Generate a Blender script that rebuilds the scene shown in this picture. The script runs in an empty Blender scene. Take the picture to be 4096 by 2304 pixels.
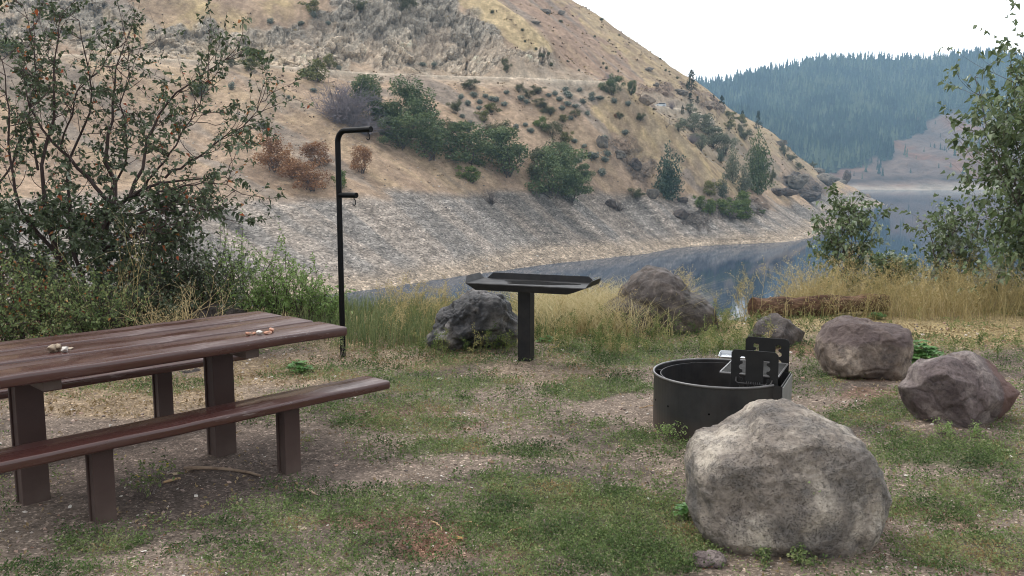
import bpy, math, random
import numpy as np
from mathutils import Vector, Matrix

# ------------------------------------------------------------------ camera
SC = bpy.context.scene
COL = SC.collection
F, PITCH, CAMZ = 870.0, math.atan(110/870.0), 1.75
cp, sp = math.cos(PITCH), math.sin(PITCH)
cam = bpy.data.cameras.new('camera'); camo = bpy.data.objects.new('camera', cam); COL.objects.link(camo)
cam.sensor_width = 36; cam.lens = 36*F/1024.0
cam.clip_start = 0.05; cam.clip_end = 9000
camo.location = (0, 0, CAMZ); camo.rotation_euler = (math.pi/2-PITCH, 0, 0)
SC.camera = camo
SC.render.resolution_x, SC.render.resolution_y = 1024, 576
SC.view_settings.view_transform = 'Standard'; SC.view_settings.look = 'None'
SC.view_settings.exposure = 0.25; SC.view_settings.gamma = 1
SC.cycles.use_denoising = True; SC.cycles.pixel_filter_type = 'BLACKMAN_HARRIS'; SC.cycles.filter_width = 1.05
SC.cycles.max_bounces = 5; SC.cycles.diffuse_bounces = 2; SC.cycles.glossy_bounces = 3
SC.cycles.transmission_bounces = 3; SC.cycles.volume_bounces = 0; SC.cycles.transparent_max_bounces = 6
SC.cycles.caustics_reflective = False; SC.cycles.caustics_refractive = False

# ------------------------------------------------------------------ sky and sun (bright hazy overcast)
SUN_EL, SUN_AZ = math.radians(58), math.radians(-60)      # high, ahead-left, behind cloud
W = bpy.data.worlds.new('World'); SC.world = W; W.use_nodes = True
wt = W.node_tree; wt.nodes.clear()
wo = wt.nodes.new('ShaderNodeOutputWorld'); bg = wt.nodes.new('ShaderNodeBackground')
sky = wt.nodes.new('ShaderNodeTexSky'); sky.sky_type = 'NISHITA'; sky.sun_disc = False
sky.sun_elevation = SUN_EL; sky.sun_rotation = SUN_AZ; sky.dust_density = 5; sky.air_density = 1.0
sc_ = wt.nodes.new('ShaderNodeVectorMath'); sc_.operation = 'SCALE'; sc_.inputs['Scale'].default_value = 0.10
wt.links.new(sky.outputs[0], sc_.inputs[0])
mx = wt.nodes.new('ShaderNodeMix'); mx.data_type = 'RGBA'; mx.inputs[0].default_value = 0.88
wt.links.new(sc_.outputs[0], mx.inputs[6]); mx.inputs[7].default_value = (1.06, 1.06, 1.065, 1)
# the smoky overcast is brightest low over the lake, where the veiled sun lights the haze
gc_ = wt.nodes.new('ShaderNodeTexCoord'); dt = wt.nodes.new('ShaderNodeVectorMath'); dt.operation = 'DOT_PRODUCT'
_az, _el = math.radians(17), math.radians(13); dt.inputs[1].default_value = (math.sin(_az)*math.cos(_el), math.cos(_az)*math.cos(_el), math.sin(_el))
wt.links.new(gc_.outputs['Generated'], dt.inputs[0])
mr = wt.nodes.new('ShaderNodeMapRange'); mr.interpolation_type = 'SMOOTHSTEP'; mr.inputs[1].default_value = math.cos(math.radians(46)); mr.inputs[2].default_value = math.cos(math.radians(4)); mr.inputs[3].default_value = 1.0; mr.inputs[4].default_value = 2.7
wt.links.new(dt.outputs['Value'], mr.inputs[0])
gl = wt.nodes.new('ShaderNodeVectorMath'); gl.operation = 'SCALE'; wt.links.new(mx.outputs[2], gl.inputs[0]); wt.links.new(mr.outputs[0], gl.inputs['Scale'])
wt.links.new(gl.outputs[0], bg.inputs[0]); bg.inputs[1].default_value = 0.98
wt.links.new(bg.outputs[0], wo.inputs[0])
sl = bpy.data.lights.new('sun', 'SUN'); sl.energy = 1.7; sl.angle = math.radians(22); sl.color = (1, .96, .9)
so = bpy.data.objects.new('sun', sl); COL.objects.link(so)
so.rotation_euler = (math.pi/2-SUN_EL, 0, math.pi-SUN_AZ)

# ------------------------------------------------------------------ helpers
def ray(px, py):
    u = (px-512)/F; v = (288-py)/F
    return u, cp+v*sp, -sp+v*cp
def G(px, py, z=0.0):                       # point of plane z seen at that place of the photo
    a, b, c = ray(px, py); t = (z-CAMZ)/c
    return Vector((a*t, b*t, z))
def AT(px, py, Y):                          # point at distance Y
    a, b, c = ray(px, py); t = Y/b
    return Vector((a*t, Y, CAMZ+c*t))
def proj(X, Y, Z):
    z = Z-CAMZ; d = Y*cp-z*sp
    return 512+F*X/d, 288-F*(Y*sp+z*cp)/d
def tag(o, label=None, cat=None, group=None, kind=None):
    if label: o['label'] = label
    if cat: o['category'] = cat
    if group: o['group'] = group
    if kind: o['kind'] = kind
    return o
def empty(name, loc=(0, 0, 0), rz=0, label=None, cat=None, group=None):
    o = bpy.data.objects.new(name, None); COL.objects.link(o)
    o.location = loc; o.rotation_euler = (0, 0, rz); o.empty_display_size = .1
    return tag(o, label, cat, group)

class Geo:
    """collects numpy vertices and n-gons, built as ONE mesh object"""
    def __init__(s): s.V = []; s.F = {}; s.n = 0; s.R = []
    def add(s, V, F, rnd=None):
        V = np.asarray(V, float).reshape(-1, 3); F = np.asarray(F, int)
        s.V.append(V)
        s.F.setdefault(F.shape[1], []).append(F+s.n); s.n += len(V)
        if rnd is None: rnd = np.full(len(V), .5)
        s.R.append(np.broadcast_to(np.asarray(rnd, float), (len(V),)))
    def mesh(s, name, material, smooth=False, attrs=None):
        me = bpy.data.meshes.new(name)
        V = np.concatenate(s.V); me.vertices.add(len(V)); me.vertices.foreach_set('co', V.ravel())
        loops = []; starts = []; st = 0
        for k, L in s.F.items():
            f = np.concatenate(L); loops.append(f.ravel())
            starts.append(st+np.arange(len(f))*k); st += f.size
        loops = np.concatenate(loops); starts = np.concatenate(starts)
        me.loops.add(len(loops)); me.loops.foreach_set('vertex_index', loops.astype(np.int32))
        me.polygons.add(len(starts)); me.polygons.foreach_set('loop_start', starts.astype(np.int32))
        me.update(calc_edges=True)
        me.polygons.foreach_set('use_smooth', np.full(len(starts), bool(smooth)))
        a = me.attributes.new('rnd', 'FLOAT', 'POINT'); a.data.foreach_set('value', np.concatenate(s.R).astype(np.float32))
        for nm, arr in (attrs or {}).items():
            if arr.ndim == 2:
                a = me.attributes.new(nm, 'FLOAT_COLOR', 'POINT')
                c = np.ones((len(arr), 4), np.float32); c[:, :3] = arr; a.data.foreach_set('color', c.ravel())
            else:
                a = me.attributes.new(nm, 'FLOAT', 'POINT'); a.data.foreach_set('value', arr.astype(np.float32))
        for m in (material if isinstance(material, (list, tuple)) else [material]): me.materials.append(m)
        me.validate()
        return me
    def build(s, name, material, parent=None, smooth=False, attrs=None):
        o = bpy.data.objects.new(name, s.mesh(name, material, smooth, attrs)); COL.objects.link(o)
        if parent: o.parent = parent
        return o

def copy_tree(o, parent=None):
    c = o.copy(); COL.objects.link(c)
    if parent: c.parent = parent
    for ch in o.children: copy_tree(ch, c)
    return c

# numpy noise
def _h(i, j, k, s):
    n = (i*374761393 + j*668265263 + k*2147483647 + s*144665) & 0xffffffff
    n = ((n ^ (n >> 13))*1274126177) & 0xffffffff
    n = ((n ^ (n >> 16))*2246822519) & 0xffffffff
    return ((n ^ (n >> 15)) & 0xffffff)/float(0xffffff)
def vnoise(P, s=0):
    P = np.asarray(P, float); I = np.floor(P).astype(np.int64); f = P-I; f = f*f*f*(f*(f*6-15)+10)
    r = 0
    for a in (0, 1):
        wa = f[:, 0] if a else 1-f[:, 0]
        for b in (0, 1):
            wb = f[:, 1] if b else 1-f[:, 1]
            for c in (0, 1):
                wc = f[:, 2] if c else 1-f[:, 2]
                r = r+wa*wb*wc*_h(I[:, 0]+a, I[:, 1]+b, I[:, 2]+c, s)
    return r*2-1
def fbm(P, oct=4, s=0, gain=.5):
    r = 0; a = 1.0; P = np.asarray(P, float).copy()
    for o in range(oct):
        r = r+a*vnoise(P, s+o*17); P = P*2.03+11.7; a *= gain
    return r
def worley(P, s=0):
    """F1, F2 distances and the random value of the nearest cell"""
    P = np.asarray(P, float); I = np.floor(P).astype(np.int64)
    f1 = np.full(len(P), 9.); f2 = np.full(len(P), 9.); cid = np.zeros(len(P))
    for a in (-1, 0, 1):
        for b in (-1, 0, 1):
            for c in (-1, 0, 1):
                J = I+np.array([a, b, c])
                q = np.stack([J[:, 0]+_h(J[:, 0], J[:, 1], J[:, 2], s), J[:, 1]+_h(J[:, 0], J[:, 1], J[:, 2], s+1),
                              J[:, 2]+_h(J[:, 0], J[:, 1], J[:, 2], s+2)], 1)
                d = np.linalg.norm(P-q, axis=1); h = _h(J[:, 0], J[:, 1], J[:, 2], s+3)
                m = d < f1
                f2 = np.where(m, f1, np.minimum(f2, d)); cid = np.where(m, h, cid); f1 = np.where(m, d, f1)
    return f1, f2, cid
def inpoly(x, y, poly):
    r = np.zeros(len(x), bool); n = len(poly)
    for i in range(n):
        x1, y1 = poly[i]; x2, y2 = poly[(i+1) % n]
        if y1 == y2: continue
        c = ((y1 > y) != (y2 > y)) & (x < (x2-x1)*(y-y1)/(y2-y1)+x1)
        r ^= c
    return r
def sstep(a, b, x):
    t = np.clip((x-a)/(b-a), 0, 1); return t*t*(3-2*t)

# shapes
def tube(g, pts, rad, sides=8, cap=True, rnd=.5):
    P = np.asarray([tuple(p) for p in pts], float); n = len(P)
    R = np.broadcast_to(np.asarray(rad, float), (n,))
    T = np.gradient(P, axis=0); T /= np.linalg.norm(T, axis=1)[:, None]+1e-9
    ref = np.array([0, 0, 1.]) if abs(T[0, 2]) < .9 else np.array([1., 0, 0])
    U = np.cross(ref, T[0]); U /= np.linalg.norm(U); Us = []
    for i in range(n):
        U = U-T[i]*np.dot(U, T[i]); U /= np.linalg.norm(U)+1e-9; Us.append(U.copy())
    Us = np.array(Us); Ws = np.cross(T, Us)
    a = np.arange(sides)/sides*2*np.pi
    V = P[:, None]+R[:, None, None]*(np.cos(a)[None, :, None]*Us[:, None]+np.sin(a)[None, :, None]*Ws[:, None])
    i, j = np.meshgrid(np.arange(n-1), np.arange(sides), indexing='ij'); j2 = (j+1) % sides
    Fq = np.stack([i*sides+j, i*sides+j2, (i+1)*sides+j2, (i+1)*sides+j], -1).reshape(-1, 4)
    g.add(V.reshape(-1, 3), Fq, rnd)
    if cap:
        g.add(V[0], [list(range(sides))[::-1]], rnd); g.add(V[-1], [list(range(sides))], rnd)
def tubes_fast(g, segs, sides=3):
    """many short straight tapered stems at once: list of (p0, p1, r0, r1, rnd)"""
    if not len(segs): return
    A = np.array([s[0] for s in segs], float); B = np.array([s[1] for s in segs], float)
    r0 = np.array([s[2] for s in segs]); r1 = np.array([s[3] for s in segs]); rn = np.array([s[4] for s in segs])
    T = B-A; T /= np.linalg.norm(T, axis=1)[:, None]+1e-9
    ref = np.where(np.abs(T[:, 2:3]) < .9, np.array([[0, 0, 1.]]), np.array([[1., 0, 0]]))
    U = np.cross(ref, T); U /= np.linalg.norm(U, axis=1)[:, None]; Wv = np.cross(T, U)
    a = np.arange(sides)/sides*2*np.pi
    ring = np.cos(a)[None, :, None]*U[:, None]+np.sin(a)[None, :, None]*Wv[:, None]
    V = np.concatenate([A[:, None]+ring*r0[:, None, None], B[:, None]+ring*r1[:, None, None]], 1)
    k = np.arange(len(A))[:, None]*2*sides
    Fq = np.concatenate([np.stack([k[:, 0]+j, k[:, 0]+(j+1) % sides, k[:, 0]+sides+(j+1) % sides, k[:, 0]+sides+j], 1) for j in range(sides)])
    g.add(V.reshape(-1, 3), Fq, np.repeat(rn, 2*sides))
def leaves(g, C, D, size, rng, aspect=.6, droop=.2, rnd=None, fold=.15, up=.6):
    """one bent four-sided leaf per centre; D = growing direction"""
    C = np.asarray(C, float); n = len(C)
    D = np.asarray(D, float); D = D/(np.linalg.norm(D, axis=1)[:, None]+1e-9)
    N = rng.normal(size=(n, 3)); N[:, 2] += up*2; N -= D*np.sum(N*D, 1)[:, None]; N /= np.linalg.norm(N, axis=1)[:, None]+1e-9
    S = np.cross(D, N); L = (np.asarray(size)*np.ones(n))[:, None]
    base = C; tip = C+D*L-np.array([0, 0, 1.])*L*droop
    mid = C+D*L*.45; a = mid+S*L*aspect*.5+N*L*fold; b = mid-S*L*aspect*.5+N*L*fold
    V = np.stack([base, a, tip, b], 1).reshape(-1, 3)
    k = np.arange(n)*4
    if rnd is None: rnd = rng.random(n)
    g.add(V, np.stack([k, k+1, k+2, k+3], 1), np.repeat(rnd, 4))
def box(g, c, s, rz=0, bevel=0.0, M=None, rnd=.5):
    """bevelled box: centre, full size"""
    import bmesh
    bm = bmesh.new(); bmesh.ops.create_cube(bm, size=1)
    bmesh.ops.scale(bm, vec=Vector(s), verts=bm.verts)
    if bevel > 0: bmesh.ops.bevel(bm, geom=list(bm.edges), offset=bevel, segments=3, profile=.5, affect='EDGES')
    mat = (M or Matrix.Identity(4)) @ Matrix.Translation(Vector(c)) @ Matrix.Rotation(rz, 4, 'Z')
    bmesh.ops.transform(bm, matrix=mat, verts=bm.verts)
    addbm(g, bm, rnd); bm.free()
def addbm(g, bm, rnd=.5):
    bm.verts.ensure_lookup_table(); bm.verts.index_update()
    V = [v.co[:] for v in bm.verts]; by = {}
    for f in bm.faces: by.setdefault(len(f.verts), []).append([v.index for v in f.verts])
    first = True; n0 = g.n
    for k, fs in by.items():
        if first: g.add(V, fs, rnd); first = False
        else: g.F.setdefault(k, []).append(np.array(fs)+n0)
def prism(g, poly, thick, M, rnd=.5):
    """flat polygon in local XZ extruded +-thick/2 along local Y, then M"""
    n = len(poly)
    V = [M @ Vector((x, -thick/2, z)) for x, z in poly]+[M @ Vector((x, thick/2, z)) for x, z in poly]
    V = [tuple(v) for v in V]
    n0 = g.n; g.add(V, [[i, (i+1) % n, n+(i+1) % n, n+i] for i in range(n)], rnd)
    g.F.setdefault(n, []).append(np.array([list(range(n))[::-1], list(range(n, 2*n))])+n0)

# ------------------------------------------------------------------ material helper
class NB:
    def __init__(s, name, rough=.9, spec=.3):
        s.m = bpy.data.materials.new(name); s.m.use_nodes = True; s.t = s.m.node_tree
        s.b = s.t.nodes['Principled BSDF']; s.b.inputs['Roughness'].default_value = rough
        s.b.inputs['Specular IOR Level'].default_value = spec
    def n(s, t, **k):
        x = s.t.nodes.new(t)
        for a, b in k.items(): setattr(x, a, b)
        return x
    def L(s, a, b): s.t.links.new(a, b)
    def put(s, sock, v):
        if hasattr(v, 'is_output') or isinstance(v, bpy.types.NodeSocket): s.L(v, sock)
        elif isinstance(v, (tuple, list)): sock.default_value = tuple(v)+(1,) if len(v) == 3 and len(sock.default_value) == 4 else v
        else: sock.default_value = v
    def obj(s, sc=(1, 1, 1), rot=(0, 0, 0)):
        c = s.n('ShaderNodeTexCoord'); mp = s.n('ShaderNodeMapping'); mp.inputs['Scale'].default_value = sc; mp.inputs['Rotation'].default_value = rot
        s.L(c.outputs['Object'], mp.inputs[0]); return mp.outputs[0]
    def noise(s, scale, detail=4, vec=None, rough=.55, dist=0):
        x = s.n('ShaderNodeTexNoise'); x.inputs['Scale'].default_value = scale; x.inputs['Detail'].default_value = detail
        x.inputs['Roughness'].default_value = rough; x.inputs['Distortion'].default_value = dist
        s.L(vec or s.obj(), x.inputs['Vector']); return x.outputs[0]
    def vor(s, scale, vec=None, feat='F1', out='Distance', rand=1):
        x = s.n('ShaderNodeTexVoronoi', feature=feat); x.inputs['Scale'].default_value = scale; x.inputs['Randomness'].default_value = rand
        s.L(vec or s.obj(), x.inputs['Vector']); return x.outputs[out]
    def ramp(s, f, stops, interp='LINEAR'):
        r = s.n('ShaderNodeValToRGB'); e = r.color_ramp; e.interpolation = interp
        while len(e.elements) < len(stops): e.elements.new(.5)
        for i, (p, c) in enumerate(stops):
            e.elements[i].position = p
            c = (c, c, c) if not isinstance(c, (tuple, list)) else c
            e.elements[i].color = (*c, 1)
        s.put(r.inputs[0], f); return r.outputs[0]
    def mix(s, f, a, b, mode='MIX'):
        x = s.n('ShaderNodeMix', data_type='RGBA', blend_type=mode)
        s.put(x.inputs[0], f); s.put(x.inputs[6], a); s.put(x.inputs[7], b); return x.outputs[2]
    def math(s, op, a, b=0.0, clamp=False, c=None):
        x = s.n('ShaderNodeMath', operation=op, use_clamp=clamp); s.put(x.inputs[0], a); s.put(x.inputs[1], b)
        if c is not None: s.put(x.inputs[2], c)
        return x.outputs[0]
    def attr(s, name, out='Fac'):
        x = s.n('ShaderNodeAttribute', attribute_name=name); return x.outputs[out]
    def orand(s): return s.n('ShaderNodeObjectInfo').outputs['Random']
    def col(s, c): s.put(s.b.inputs['Base Color'], c)
    def rough(s, c): s.put(s.b.inputs['Roughness'], c)
    def bump(s, h, strength=.5, dist=.02, nrm=None):
        x = s.n('ShaderNodeBump'); x.inputs['Strength'].default_value = strength; x.inputs['Distance'].default_value = dist
        s.L(h, x.inputs['Height'])
        if nrm: s.L(nrm, x.inputs['Normal'])
        s.L(x.outputs[0], s.b.inputs['Normal']); return x.outputs[0]

def leaf_mat(name, stops, trans=.25, rough=.55, spec=.35, extra=None):
    """leaf colours picked by the per-leaf random value and the plant's own tint"""
    b = NB(name, rough, spec)
    m2 = b.math('SUBTRACT', b.math('MULTIPLY_ADD', b.orand(), .16, c=b.attr('rnd')), .08, True)
    c = b.ramp(m2, stops); b.col(c)
    if trans > 0:
        tr = b.n('ShaderNodeBsdfTranslucent'); b.L(c, tr.inputs[0])
        ms = b.n('ShaderNodeMixShader'); ms.inputs[0].default_value = trans
        out = b.t.nodes['Material Output']; b.L(b.b.outputs[0], ms.inputs[1]); b.L(tr.outputs[0], ms.inputs[2]); b.L(ms.outputs[0], out.inputs[0])
    return b.m
# ------------------------------------------------------------------ far hillside across the arm of the lake
WZ = -17.25
ctrl = []
def cpt(px, py, Y=None, z=None):
    p = AT(px, py, Y) if Y is not None else G(px, py, z)
    ctrl.append(tuple(p)); return p
for px, py in [(-220, 385), (-150, 372), (-60, 350), (50, 333), (150, 318), (250, 304), (376, 289), (461, 276), (547, 264.5), (650, 253), (701, 246), (745, 244), (786, 242), (820, 231), (793, 216), (815, 212), (839, 207.5), (866, 202)]:
    p = cpt(px, py, z=WZ)
for px, py in [(-150, 372), (50, 333), (250, 304), (376, 289), (461, 276), (547, 264.5), (650, 253), (701, 246), (786, 242)]:
    p = G(px, py, WZ); ctrl.append((p.x+18, p.y-16, WZ-11))
for X, Y, Z in [(150, 330, -28), (160, 375, -22), (240, 460, -30), (300, 560, -30), (330, 700, -32), (400, 900, -40), (140, 250, -34), (190, 300, -40)]: ctrl.append((X, Y, Z))
for px, py, Y in [(-220, 185, 125), (-100, 190, 138), (0, 194, 148), (100, 195, 157), (180, 195, 164), (250, 195, 172), (310, 195, 177), (376, 195, 183), (461, 194, 205), (547, 196, 228), (620, 197, 252), (663, 202, 258), (705, 206, 268), (745, 207, 280),
                  (810, 224.5, 322), (791, 214, 326), (779, 206, 329), (768, 198, 332), (767, 191, 338),
                  (778, 189, 410), (800, 194, 455), (820, 189, 560), (847, 187, 640), (862, 196, 690),
                  # slope between high-water mark and road
                  (0, 125, 190), (180, 130, 198), (250, 130, 205), (376, 130, 221), (477, 135, 238), (560, 140, 256), (612, 140, 268), (640, 160, 272),
                  # near spur and the draw behind it
                  (619, 88, 288), (640, 106, 289), (667, 129, 286), (700, 157, 288), (735, 185, 293),
                  (652, 113, 312), (660, 115, 325), (672, 119, 332), (645, 110, 325),
                  (672, 126, 345), (700, 135, 362), (720, 150, 352), (750, 168, 348), (770, 180, 380),
                  (690, 96, 425), (720, 108, 470), (745, 128, 500), (780, 160, 525), (800, 174, 545), (825, 183, 600),
                  # above the road: cliffs
                  (400, 5, 298), (330, 10, 292), (260, 10, 287), (180, 0, 280), (60, 0, 272), (0, 0, 268), (-100, -10, 255), (440, 10, 302), (460, 30, 296),
                  (481, 0, 312), (512, 22, 306), (544, 48, 299), (500, 45, 290), (530, 62, 289), (557, 80, 288),
                  (500, 0, 365), (530, 18, 362), (560, 42, 358), (575, 72, 345), (600, 80, 338), (628, 84, 338),
                  (600, 40, 415), (640, 68, 420), (560, 10, 420), (665, 88, 410),
                  # skyline
                  (572, 0, 470), (608, 24, 480), (640, 47, 490), (676, 73, 502), (700, 86, 520), (735, 113, 552), (758, 127, 572), (775, 137, 590), (800, 158, 620), (815, 169, 650), (835, 181, 690), (850, 187, 715),
                  (480, -70, 460), (380, -140, 440), (200, -210, 420), (0, -260, 400), (-200, -300, 380), (400, -60, 350), (200, -80, 330), (0, -90, 320), (-200, -100, 300)]:
    cpt(px, py, Y)
for px, py, Y in [(572, 0, 600), (640, 47, 620), (700, 86, 660), (758, 127, 720), (815, 169, 800)]:
    p = AT(px, py, Y); ctrl.append((p.x-20, p.y, (p.z)*.75-10))
ROADZ = 32.75
road = []
for px, py in [(-220, 47), (-100, 50), (0, 54), (100, 57), (200, 61.5), (258, 65.6), (358, 73.5), (420, 76), (477, 77.5), (550, 80), (600, 82.5)]:
    p = G(px, py, ROADZ); road.append((p.x, p.y)); ctrl.append(tuple(p))
    d = p.normalized(); ctrl.append((p.x+d.x*7, p.y+d.y*7, ROADZ))
for px, py, Y in [(640, 106.5, 350), (660, 107, 364), (680, 108, 378), (705, 114, 420)]:
    p = AT(px, py, Y); ctrl.append(tuple(p)); road.append((p.x, p.y))
car_p = AT(660, 107.3, 364)
ctrl = np.array(ctrl)
def tps(P, z, lam):
    n = len(P); d = np.linalg.norm(P[:, None]-P[None], axis=2)
    K = np.where(d > 0, d*d*np.log(d+1e-12), 0)+np.eye(n)*lam
    Q = np.hstack([np.ones((n, 1)), P]); A = np.zeros((n+3, n+3)); A[:n, :n] = K; A[:n, n:] = Q; A[n:, :n] = Q.T
    w = np.linalg.solve(A, np.concatenate([z, np.zeros(3)]))
    def f(X, Y):
        r = w[n]+w[n+1]*X+w[n+2]*Y
        for i in range(n):
            d2 = (X-P[i, 0])**2+(Y-P[i, 1])**2
            r = r+w[i]*.5*d2*np.log(d2+1e-12)
        return r
    return f
SCL = 100.0
_tf = tps(ctrl[:, :2]/SCL, ctrl[:, 2], 0.0006)
ns = 800
S = np.linspace(-.86, .46, ns)
Yr = np.concatenate([np.arange(88, 320, .62), np.arange(320, 560, 1.5), np.arange(560, 980, 4.0)])
ny = len(Yr)
SS, YY = np.meshgrid(S, Yr, indexing='ij')
XX = SS*YY
# thin-plate surface on a coarse grid, then linear interpolation
Sc = np.linspace(-.86, .46, 200); Yc = np.concatenate([np.arange(88, 560, 4.0), np.arange(560, 996, 10.0)])
A_, B_ = np.meshgrid(Sc, Yc, indexing='ij')
Zc = _tf(A_*B_/SCL, B_/SCL)
fi = (SS-Sc[0])/(Sc[1]-Sc[0]); i0 = np.clip(np.floor(fi).astype(int), 0, len(Sc)-2); fi = fi-i0
j0 = np.clip(np.searchsorted(Yc, YY, 'right')-1, 0, len(Yc)-2); fj = (YY-Yc[j0])/(Yc[j0+1]-Yc[j0])
ZZ = (Zc[i0, j0]*(1-fi)+Zc[i0+1, j0]*fi)*(1-fj)+(Zc[i0, j0+1]*(1-fi)+Zc[i0+1, j0+1]*fi)*fj
X1, Y1, Z1 = XX.ravel(), YY.ravel(), ZZ.ravel()
PX, PY = proj(X1, Y1, Z1)
above = sstep(WZ, WZ+10, Z1)
P3 = np.stack([X1, Y1, Z1*0], 1)
# downslope frame (the slope runs down towards the right and the camera)
ux, uy = .83, -.55
along = (X1*.55+Y1*.83); down = X1*ux+Y1*uy
rill = fbm(np.stack([along/9, down/45, X1*0], 1), 4, 3)
Z1 = Z1+above*(fbm(P3/26, 4, 1)*1.1+rill*.9)+fbm(P3/4, 3, 9)*.22
# crests of the near spur and of the golden band stand out from what lies behind
for crest, hh_, ww_ in (([(612, 86, 287), (640, 106, 289), (667, 129, 286), (700, 157, 288), (735, 185, 293)], 1.3, 6.), ([(478, -4, 312), (512, 22, 306), (544, 48, 299), (553, 66, 292)], 3.5, 6.)):
    cd = 1e9*np.ones(len(X1)); cc = [tuple(AT(*q))[:2] for q in crest]
    for (ax, ay), (bx, by) in zip(cc[:-1], cc[1:]):
        vx, vy = bx-ax, by-ay; t = np.clip(((X1-ax)*vx+(Y1-ay)*vy)/(vx*vx+vy*vy), 0, 1); cd = np.minimum(cd, np.hypot(X1-ax-t*vx, Y1-ay-t*vy))
    Z1 = Z1+hh_*np.exp(-(cd/ww_)**2)
# cliffs and outcrops
C1 = [(140, 58), (150, 30), (205, 22), (232, 38), (250, 30), (300, 32), (330, 12), (352, -25), (462, -25), (462, 8), (485, 26), (533, 56), (560, 79), (477, 77.5), (358, 73), (258, 65)]
C2 = [(-40, 52), (-30, 8), (60, -8), (135, 10), (130, 54)]
C3 = [(637, 100), (640, 88), (655, 84), (672, 96), (690, 84), (722, 108), (724, 115), (700, 106), (682, 106)]
C4 = [(778, 190), (780, 176), (795, 171), (812, 180), (822, 196), (800, 198)]
C5 = [(640, 200), (648, 178), (655, 165), (640, 140), (625, 135), (612, 130), (600, 138), (622, 165), (630, 195)]
C6 = [(690, 225), (700, 205), (740, 200), (760, 195), (770, 205), (755, 215), (735, 222), (712, 228)]
wob = fbm(np.stack([PX/14, PY/14, PX*0], 1), 3, 5)
qx, qy = PX+wob*9, PY+np.roll(wob, 977)*7
rock = np.zeros(len(X1))
for i, (poly, w) in enumerate([(C1, 1), (C2, .8), (C3, .9), (C4, 1), (C5, .55), (C6, .5)]):
    rock = np.maximum(rock, inpoly(qx, qy, poly)*w)
rk = rock.reshape(ns, ny)
for _ in range(3): rk = (rk+np.roll(rk, 1, 0)+np.roll(rk, -1, 0)+np.roll(rk, 1, 1)+np.roll(rk, -1, 1))/5
holes = sstep(.1, .5, fbm(np.stack([PX/22, PY/16, PX*0], 1), 3, 41))
rock = rk.ravel()*(1-.5*holes)
rock = rock*(Y1 > 215)
rd = 1e9*np.ones(len(X1))
for (ax, ay), (bx, by) in zip(road[:-1], road[1:]):
    if abs(bx-ax) > 70: continue
    vx, vy = bx-ax, by-ay; t = np.clip(((X1-ax)*vx+(Y1-ay)*vy)/(vx*vx+vy*vy), 0, 1)
    rd = np.minimum(rd, np.hypot(X1-ax-t*vx, Y1-ay-t*vy))
roadm = (1-sstep(3.2, 5.5, rd))
rock = rock*(1-sstep(.2, .8, 1-sstep(4, 9, rd)))
Pw = np.stack([X1, Y1, Z1], 1)
wq = Pw+np.stack([fbm(Pw/9, 2, 71), fbm(Pw/9, 2, 72), fbm(Pw/9, 2, 73)], 1)*2.2
f1, f2, cid = worley(wq/np.array([5.2, 5.2, 7.5]), 4); g1, g2, cid2 = worley(wq/np.array([1.9, 1.9, 2.6]), 8)
crack = 1-sstep(0, .10, f2-f1); crack2 = 1-sstep(0, .10, g2-g1)
g3, g4, cid3 = worley(wq/np.array([.95, .95, 1.5]), 18)
Z1 = Z1+rock*((cid-.5)*.9+(cid2-.5)*.8+(cid3-.5)*.5+.8-crack*.4-crack2*.3)
push = rock*((cid-.5)*2.4+(cid2-.5)*1.6+(cid3-.5)*.7-crack*.6)
Y1 = Y1-push*.8; X1 = X1+push*.35
Z1 = Z1*(1-roadm)+ROADZ*roadm*1.0+0*Z1
# keep the second stretch of road at its own level
m2 = roadm*(Y1 > 335); Z1 = np.where(m2 > 0, Z1-(ROADZ-car_p.z)*m2, Z1)
GZ = Z1.reshape(ns, ny)
# ---- albedo
def C(r, g, b): return np.array([r, g, b])
tal = 1-sstep(-1.5, 1.5, (Z1-(-2.1-np.clip(PX-560, 0, 160)*.022-sstep(720, 800, PX)*3.2))+fbm(P3/8, 3, 12)*1.3)
n1 = fbm(P3/14, 4, 21); n2 = fbm(P3/3, 3, 22); n3 = fbm(np.stack([along/5, down/40, X1*0], 1), 4, 31)
soil = C(.46, .335, .235); soil2 = C(.37, .27, .195); gold = C(.54, .415, .225); brn = C(.40, .275, .20)
col = soil+(soil2-soil)*sstep(-.3, .6, n1)[:, None]
gm = np.zeros(len(X1))
YB = [(456, -10), (481, -10), (548, 50), (552, 60), (533, 58), (456, 4)]
SK = [(572, -20), (900, 190), (840, 190), (760, 150), (700, 118), (655, 88), (600, 40), (545, -20)]
NS = [(612, 84), (622, 84), (745, 188), (745, 200), (720, 195), (690, 180), (640, 160), (600, 120), (595, 95)]
gm = np.maximum(gm, inpoly(PX+wob*3, PY+wob*2, YB)*1.0); gm = np.maximum(gm, inpoly(qx, qy, SK)*.6); gm = np.maximum(gm, inpoly(qx, qy, NS)*.6)
gm = np.maximum(gm, .75*sstep(.25, .6, fbm(P3/20, 3, 51))*(PY < 70)*(PX < 330))
gm = np.maximum(gm, .22*sstep(.0, .7, n3)*(1-tal))
bm_ = inpoly(qx, qy, [(495, -20), (545, -20), (650, 85), (640, 95), (600, 88), (556, 78), (552, 52)])
col = col*(1-bm_[:, None]*.75)+brn*bm_[:, None]*.75
gmx = gm*(.75+.5*n2)
col = col+(gold-col)*np.clip(gmx, 0, 1)[:, None]
ybm = inpoly(PX+wob*2, PY+wob*1.5, YB)*(.8+.2*n2); col = col*(1-ybm[:, None])+C(.60, .465, .275)*ybm[:, None]
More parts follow.
